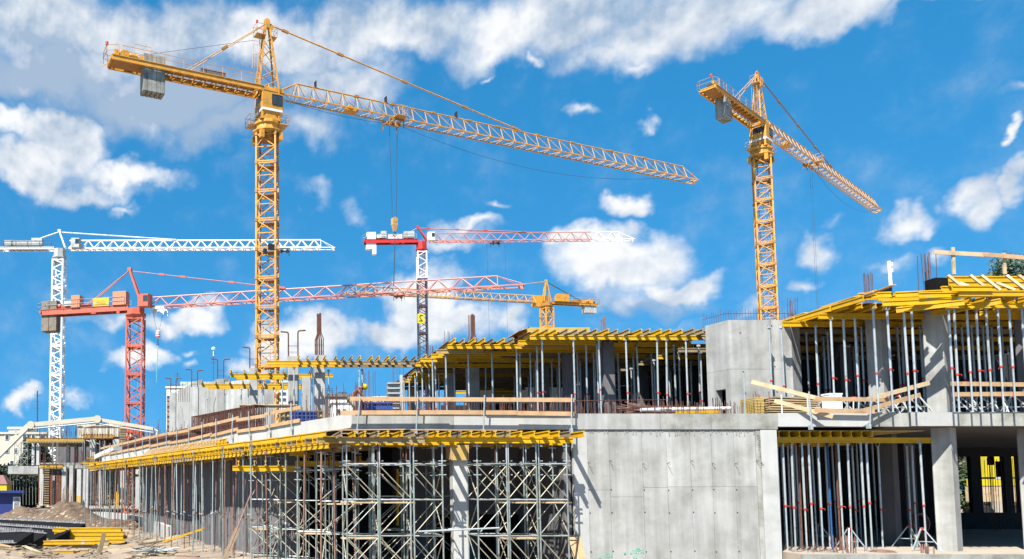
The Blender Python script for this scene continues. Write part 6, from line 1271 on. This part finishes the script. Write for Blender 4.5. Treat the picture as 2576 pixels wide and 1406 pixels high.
# antennas
for k, (p, yt, yb, Y, lab_) in enumerate(((94, 983, 1092, 200, 'tall thin lattice radio mast behind the pump boom'), (537, 880, 960, 251, 'white domed antenna pole above the left columns'), (446, 937, 960, 256, 'short rod aerial on the tower block roof'), (594, 935, 960, 255, 'thin aerial before the crane tower'), (826, 975, 1002, 152, 'thin rod aerial on the brown hall'), (862, 985, 1002, 152, 'shorter rod aerial right of the brown hall'))):
    p0, p1 = at(p, yb, Y), at(p, yt, Y); t = thing('aerial_mast', lab_, 'antenna', p0, 'rooftop aerials'); MB().tube(p0, p1, .09 if k else .16, 5).build('pole', 'cable', t)
    for j in range(3): q = p0.lerp(p1, .6+.15*j); MB().tube(q-Vector((.9, 0, 0)), q+Vector((.9, 0, 0)), .05, 4).build('crossbar', 'cable', t)
    if k == 1: MB().lathe(p1, [(.15, -2.), (.15, 0), (.6, .1), (.65, .6), (.3, .9)], 10).build('dome', 'white', t)
# ------------------------------------------------------------------ trees
def tree(lab, c, rx, ry, rz, n, m, group='trees around the site', s=.35, conic=False, name='broadleaf_tree', trunk=True):
    t = thing(name, lab, 'tree', (c[0], c[1], YZ), group); rnd = random.Random(int(c[0]*100))
    b = MB(); top = Vector((c[0], c[1], c[2]+rz*.5)); b.tube((c[0], c[1], YZ), top, .28, 7, .08)
    for k in range(7): a = k*.9; b.tube((c[0], c[1], c[2]-rz*.5+k*rz*.12), (c[0]+rx*.6*math.cos(a), c[1]+ry*.6*math.sin(a), c[2]-rz*.1+k*rz*.1), .09, 5, .03)
    b.build('trunk', 'bark', t)
    cl = []
    for k in range(26):
        u = rnd.uniform(-1, 1); a = rnd.uniform(0, 6.28); r = (1-abs(u)**1.5)**.5*rnd.uniform(.45, .95)
        if conic: r = (1-u)/2*rnd.uniform(.5, 1.)
        cl.append((Vector((c[0]+rx*r*math.cos(a), c[1]+ry*r*math.sin(a), c[2]+rz*u)), rnd.uniform(.22, .42)*(1.2-.4*conic)))
    vs_, fs = [], []
    for i in range(n):
        cc, rr_ = cl[rnd.randrange(len(cl))]; d = Vector((rnd.gauss(0, 1), rnd.gauss(0, 1), rnd.gauss(0, 1))).normalized()*rnd.random()**.4
        p = cc+Vector((d.x*rx*rr_, d.y*ry*rr_, d.z*rz*rr_)); x = Vector((rnd.gauss(0, 1), rnd.gauss(0, 1), rnd.gauss(0, 1))).normalized(); y = x.orthogonal().normalized(); q = s*rnd.uniform(.6, 1.3); k = len(vs_)
        vs_ += [tuple(p-x*q), tuple(p+y*q*.5), tuple(p+x*q), tuple(p-y*q*.5)]; fs.append((k, k+1, k+2, k+3))
    b = MB(); b.v, b.f = vs_, fs; b.build('crown', m, t); return t
a = at(70, 1160, 125); tree('tall dark conifer behind the cross-braced far shoring towers', (a.x, 125, a.z-1.), 2.6, 2.6, 3.8, 5200, 'leafd', conic=True, name='conifer_tree', s=.22)
a = at(108, 1165, 130); tree('dark evergreen behind the foot of the white crane', (a.x, 130, a.z-1), 2.2, 2.2, 3.4, 3600, 'leafd', name='conifer_tree', s=.24)
a = at(20, 1225, 120); tree('low dark bushy tree behind the blue site cabin', (a.x, 120, a.z), 4.5, 3, 2.6, 5000, 'leafd', s=.26)
a = at(70, 1232, 122); tree('dark tree in the shade under the far slab', (a.x, 124, a.z), 3.6, 2.5, 2.6, 5200, 'leafd', s=.26)
a = at(2560, 678, 62); tree('leafy tree top rising over the high yellow side form', (a.x+.3, 62, a.z-1.3), 2.7, 2.4, 2.4, 9000, 'leaf', s=.14)
a = at(2500, 690, 64); tree('small leaf tuft just left of the leafy tree top', (a.x+.3, 64, a.z-.8), 1.2, 1.2, 1.0, 2500, 'leaf', s=.13)
a = at(2425, 1150, 62); tree('green tree seen through the narrow back opening', (a.x, 62, a.z), 2.6, 2, 3.6, 6000, 'leaf', s=.16)
a = at(2475, 1130, 66); tree('second green tree behind the yellow machine', (a.x, 66, a.z), 2.6, 2, 3.4, 5000, 'leaf', s=.16)
# ------------------------------------------------------------------ people
def body(name, chain, m, parent):
    """chain: {key: (pos, radius, parentkey)}; grows one continuous surface"""
    keys = list(chain); idx = {k: i for i, k in enumerate(keys)}
    me = bpy.data.meshes.new(name); me.from_pydata([tuple(chain[k][0]) for k in keys], [(idx[chain[k][2]], idx[k]) for k in keys if chain[k][2]], []); me.materials.append(M[m]); me.update()
    o = place(name, me, Matrix(), parent); sk = o.modifiers.new('skin', 'SKIN'); sk.use_smooth_shade = True; sk.branch_smoothing = .6
    if not me.skin_vertices:
        bpy.context.view_layer.objects.active = o; o.select_set(True); bpy.ops.mesh.customdata_skin_add(); o.select_set(False)
    for i, k in enumerate(keys):
        r = chain[k][1]; r = r if isinstance(r, tuple) else (r, r); d = me.skin_vertices[0].data[i]; d.radius = r; d.use_root = (i == 0)
    ss = o.modifiers.new('sub', 'SUBSURF'); ss.levels = ss.render_levels = 2; return o
def person(lab, org, yaw, J, clothes, helmet=True, hm='helm', shirt=None):
    """J: joint positions in metres, x = forwards, y = left"""
    t = thing('person', lab, 'person', org, 'workers on the site'); Mx = Matrix.Translation(org) @ Matrix.Rotation(yaw, 4, 'Z'); V = lambda k: Mx @ Vector(J[k])
    ch = {'pel': (V('pel'), (.15, .13), None), 'waist': (V('pel').lerp(V('chest'), .45), (.13, .12), 'pel'), 'chest': (V('chest'), (.165, .14), 'waist'), 'neck': (V('neck'), .06, 'chest'), 'skull': (V('neck').lerp(V('head'), .5), .075, 'neck'), 'head': (V('head'), (.085, .095), 'skull')}
    for s in 'lr':
        ch['sh'+s] = (V('sh'+s), .065, 'chest'); ch['el'+s] = (V('el'+s), .045, 'sh'+s); ch['wr'+s] = (V('wr'+s), .03, 'el'+s); d = (V('wr'+s)-V('el'+s)).normalized(); side = d.cross(Vector((0, 0, 1))).normalized() if abs(d.z) < .9 else d.cross(Vector((1, 0, 0))).normalized()
        pc = V('wr'+s)+d*.06; ch['pa'+s] = (pc, (.04, .022), 'wr'+s)
        ch['hi'+s] = (V('hi'+s), .095, 'pel'); ch['kn'+s] = (V('kn'+s), .06, 'hi'+s); ch['an'+s] = (V('an'+s), .04, 'kn'+s); ch['to'+s] = (V('to'+s), .038, 'an'+s)
    body('body', ch, 'skin', t)
    for s in 'lr':  # fingers, each its own bent chain rooted in the palm
        d = (V('wr'+s)-V('el'+s)).normalized(); side = (d.cross(Vector((0, 0, 1))) if abs(d.z) < .9 else d.cross(Vector((1, 0, 0)))).normalized(); pn = side.cross(d)
        for i, ln in enumerate((.065, .075, .07, .055)):
            p0 = V('wr'+s)+d*.07+side*(.03-.02*i); p1 = p0+d*ln*.55-pn*.01; b = MB(); b.tube(p0, p1, .009, 6); b.tube(p1, p1+d*ln*.45-pn*.025, .008, 6); b.build('finger', 'skin', t, True)
        b = MB(); p0 = V('wr'+s)+d*.02+side*.035; b.tube(p0, p0+d*.035+side*.03, .011, 6); b.tube(p0+d*.035+side*.03, p0+d*.065+side*.03, .009, 6); b.build('thumb', 'skin', t, True)
    up = (V('head')-V('neck')).normalized(); fw = Vector((Mx.to_3x3() @ Vector(J['face']))).normalized(); fw = (fw-up*fw.dot(up)).normalized(); sd_ = up.cross(fw); H = Matrix((fw, sd_, up)).transposed().to_4x4(); H.translation = V('head')
    def hp(nm, m, fn, sm=True): b = MB(); b.M = H; fn(b); return b.build(nm, m, t, sm)
    hp('nose', 'skin', lambda b: b.lathe((.085, 0, -.01), [(.018, -.02), (.014, .0), (.006, .02)], 6)); hp('ear', 'skin', lambda b: [b.box((0, s*.088, -.005), (.035, .015, .055)) for s in (-1, 1)]); hp('eye', 'hair', lambda b: [b.lathe((.082, s*.03, .018), [(.008, -.005), (.008, .005)], 6) for s in (-1, 1)]); hp('mouth', 'skin', lambda b: b.box((.085, 0, -.05), (.01, .04, .012)))
    hp('hair', 'hair', lambda b: b.lathe((-.02, 0, .0), [(.09, -.05), (.098, 0), (.09, .05)], 12))
    if helmet: hp('helmet', hm, lambda b: (b.lathe((-.01, 0, .035), [(.145, -.004), (.145, .006), (.128, .014), (.125, .06), (.105, .105), (.065, .135), (.01, .145)], 18), b.box((.13, 0, .035), (.10, .16, .012)), b.box((-.01, 0, .12), (.2, .03, .06))))
    for k, (parts, m, grow) in clothes.items():
        c2 = {}
        for q in parts: r = ch[q][1]; r = r if isinstance(r, tuple) else (r, r); pr = ch[q][2]; pr = pr if pr in c2 else None; c2[q] = (ch[q][0], (r[0]+grow, r[1]+grow), pr)
        body(k, c2, m, t)
    b = MB()
    for s in 'lr': a_, b_ = V('an'+s), V('to'+s); b.bar(a_+Vector((0, 0, -.02)), b_+Vector((0, 0, 0)), .1, .09)
    b.build('boots', 'shoe', t); return t
A = at(893, 1060, 30.6); org = Vector((A.x, 30.55, S1))
J1 = dict(pel=(-.14, 0, .84), chest=(.05, 0, 1.13), neck=(.19, 0, 1.24), head=(.31, 0, 1.25), face=(.55, 0, -.9), shl=(.13, .19, 1.17), shr=(.13, -.19, 1.17), ell=(.26, .24, .92), elr=(.30, -.23, .92), wrl=(.42, .16, .70), wrr=(.46, -.14, .70), hil=(-.14, .1, .78), hir=(-.14, -.1, .78), knl=(-.04, .13, .48), knr=(.06, -.13, .48), anl=(-.12, .13, .09), anr=(.0, -.13, .09), tol=(.06, .14, .04), tor=(.18, -.14, .04))
person('shirtless sunburnt worker in yellow helmet and cream shorts bending over the blue form box', org, R(-12), J1, {'shorts': (['pel', 'hil', 'hir', 'knl', 'knr'], 'shorts', .02)})
J2 = dict(pel=(0, 0, .95), chest=(0, 0, 1.3), neck=(.02, 0, 1.5), head=(.03, 0, 1.66), face=(1, 0, 0), shl=(0, .19, 1.42), shr=(0, -.19, 1.42), ell=(.08, .25, 1.15), elr=(.15, -.24, 1.15), wrl=(.28, .15, 1.08), wrr=(.34, -.12, 1.12), hil=(0, .1, .9), hir=(0, -.1, .9), knl=(.03, .11, .5), knr=(.0, -.11, .5), anl=(0, .12, .09), anr=(-.05, -.12, .09), tol=(.16, .13, .04), tor=(.12, -.13, .04))
A = atz(275, 1276, -.1); person('standing worker in yellow helmet, lime vest and green trousers by the far yellow panel', Vector((px_x(275, 92, .3), 92, YZ+.45)), R(200), J2, {'vest': (['waist', 'chest', 'shl', 'shr'], 'vest', .025), 'trousers': (['pel', 'hil', 'hir', 'knl', 'knr', 'anl', 'anr'], 'greenp', .025)})
J3 = dict(J1); A = at(1313, 850, 37.5); person('half-hidden worker in yellow helmet and lime vest crouching beside the pale panel pack', Vector((at(1300, 860, 37.6).x, 37.6, ZU-.15)), R(10), J1, {'vest': (['waist', 'chest', 'shl', 'shr'], 'vest', .03), 'trousers': (['pel', 'hil', 'hir', 'knl', 'knr', 'anl', 'anr'], 'greenp', .025)})
# text curves become real meshes
dg = bpy.context.evaluated_depsgraph_get()
for o in [o for o in bpy.data.objects if o.type == 'FONT']:
    me = bpy.data.meshes.new_from_object(o.evaluated_get(dg)); nm = o.name; pr, mi, mb_ = o.parent, o.matrix_parent_inverse.copy(), o.matrix_basis.copy(); bpy.data.objects.remove(o)
    n = bpy.data.objects.new(nm, me); col.objects.link(n); n.matrix_basis = mb_; n.parent = pr; n.matrix_parent_inverse = mi
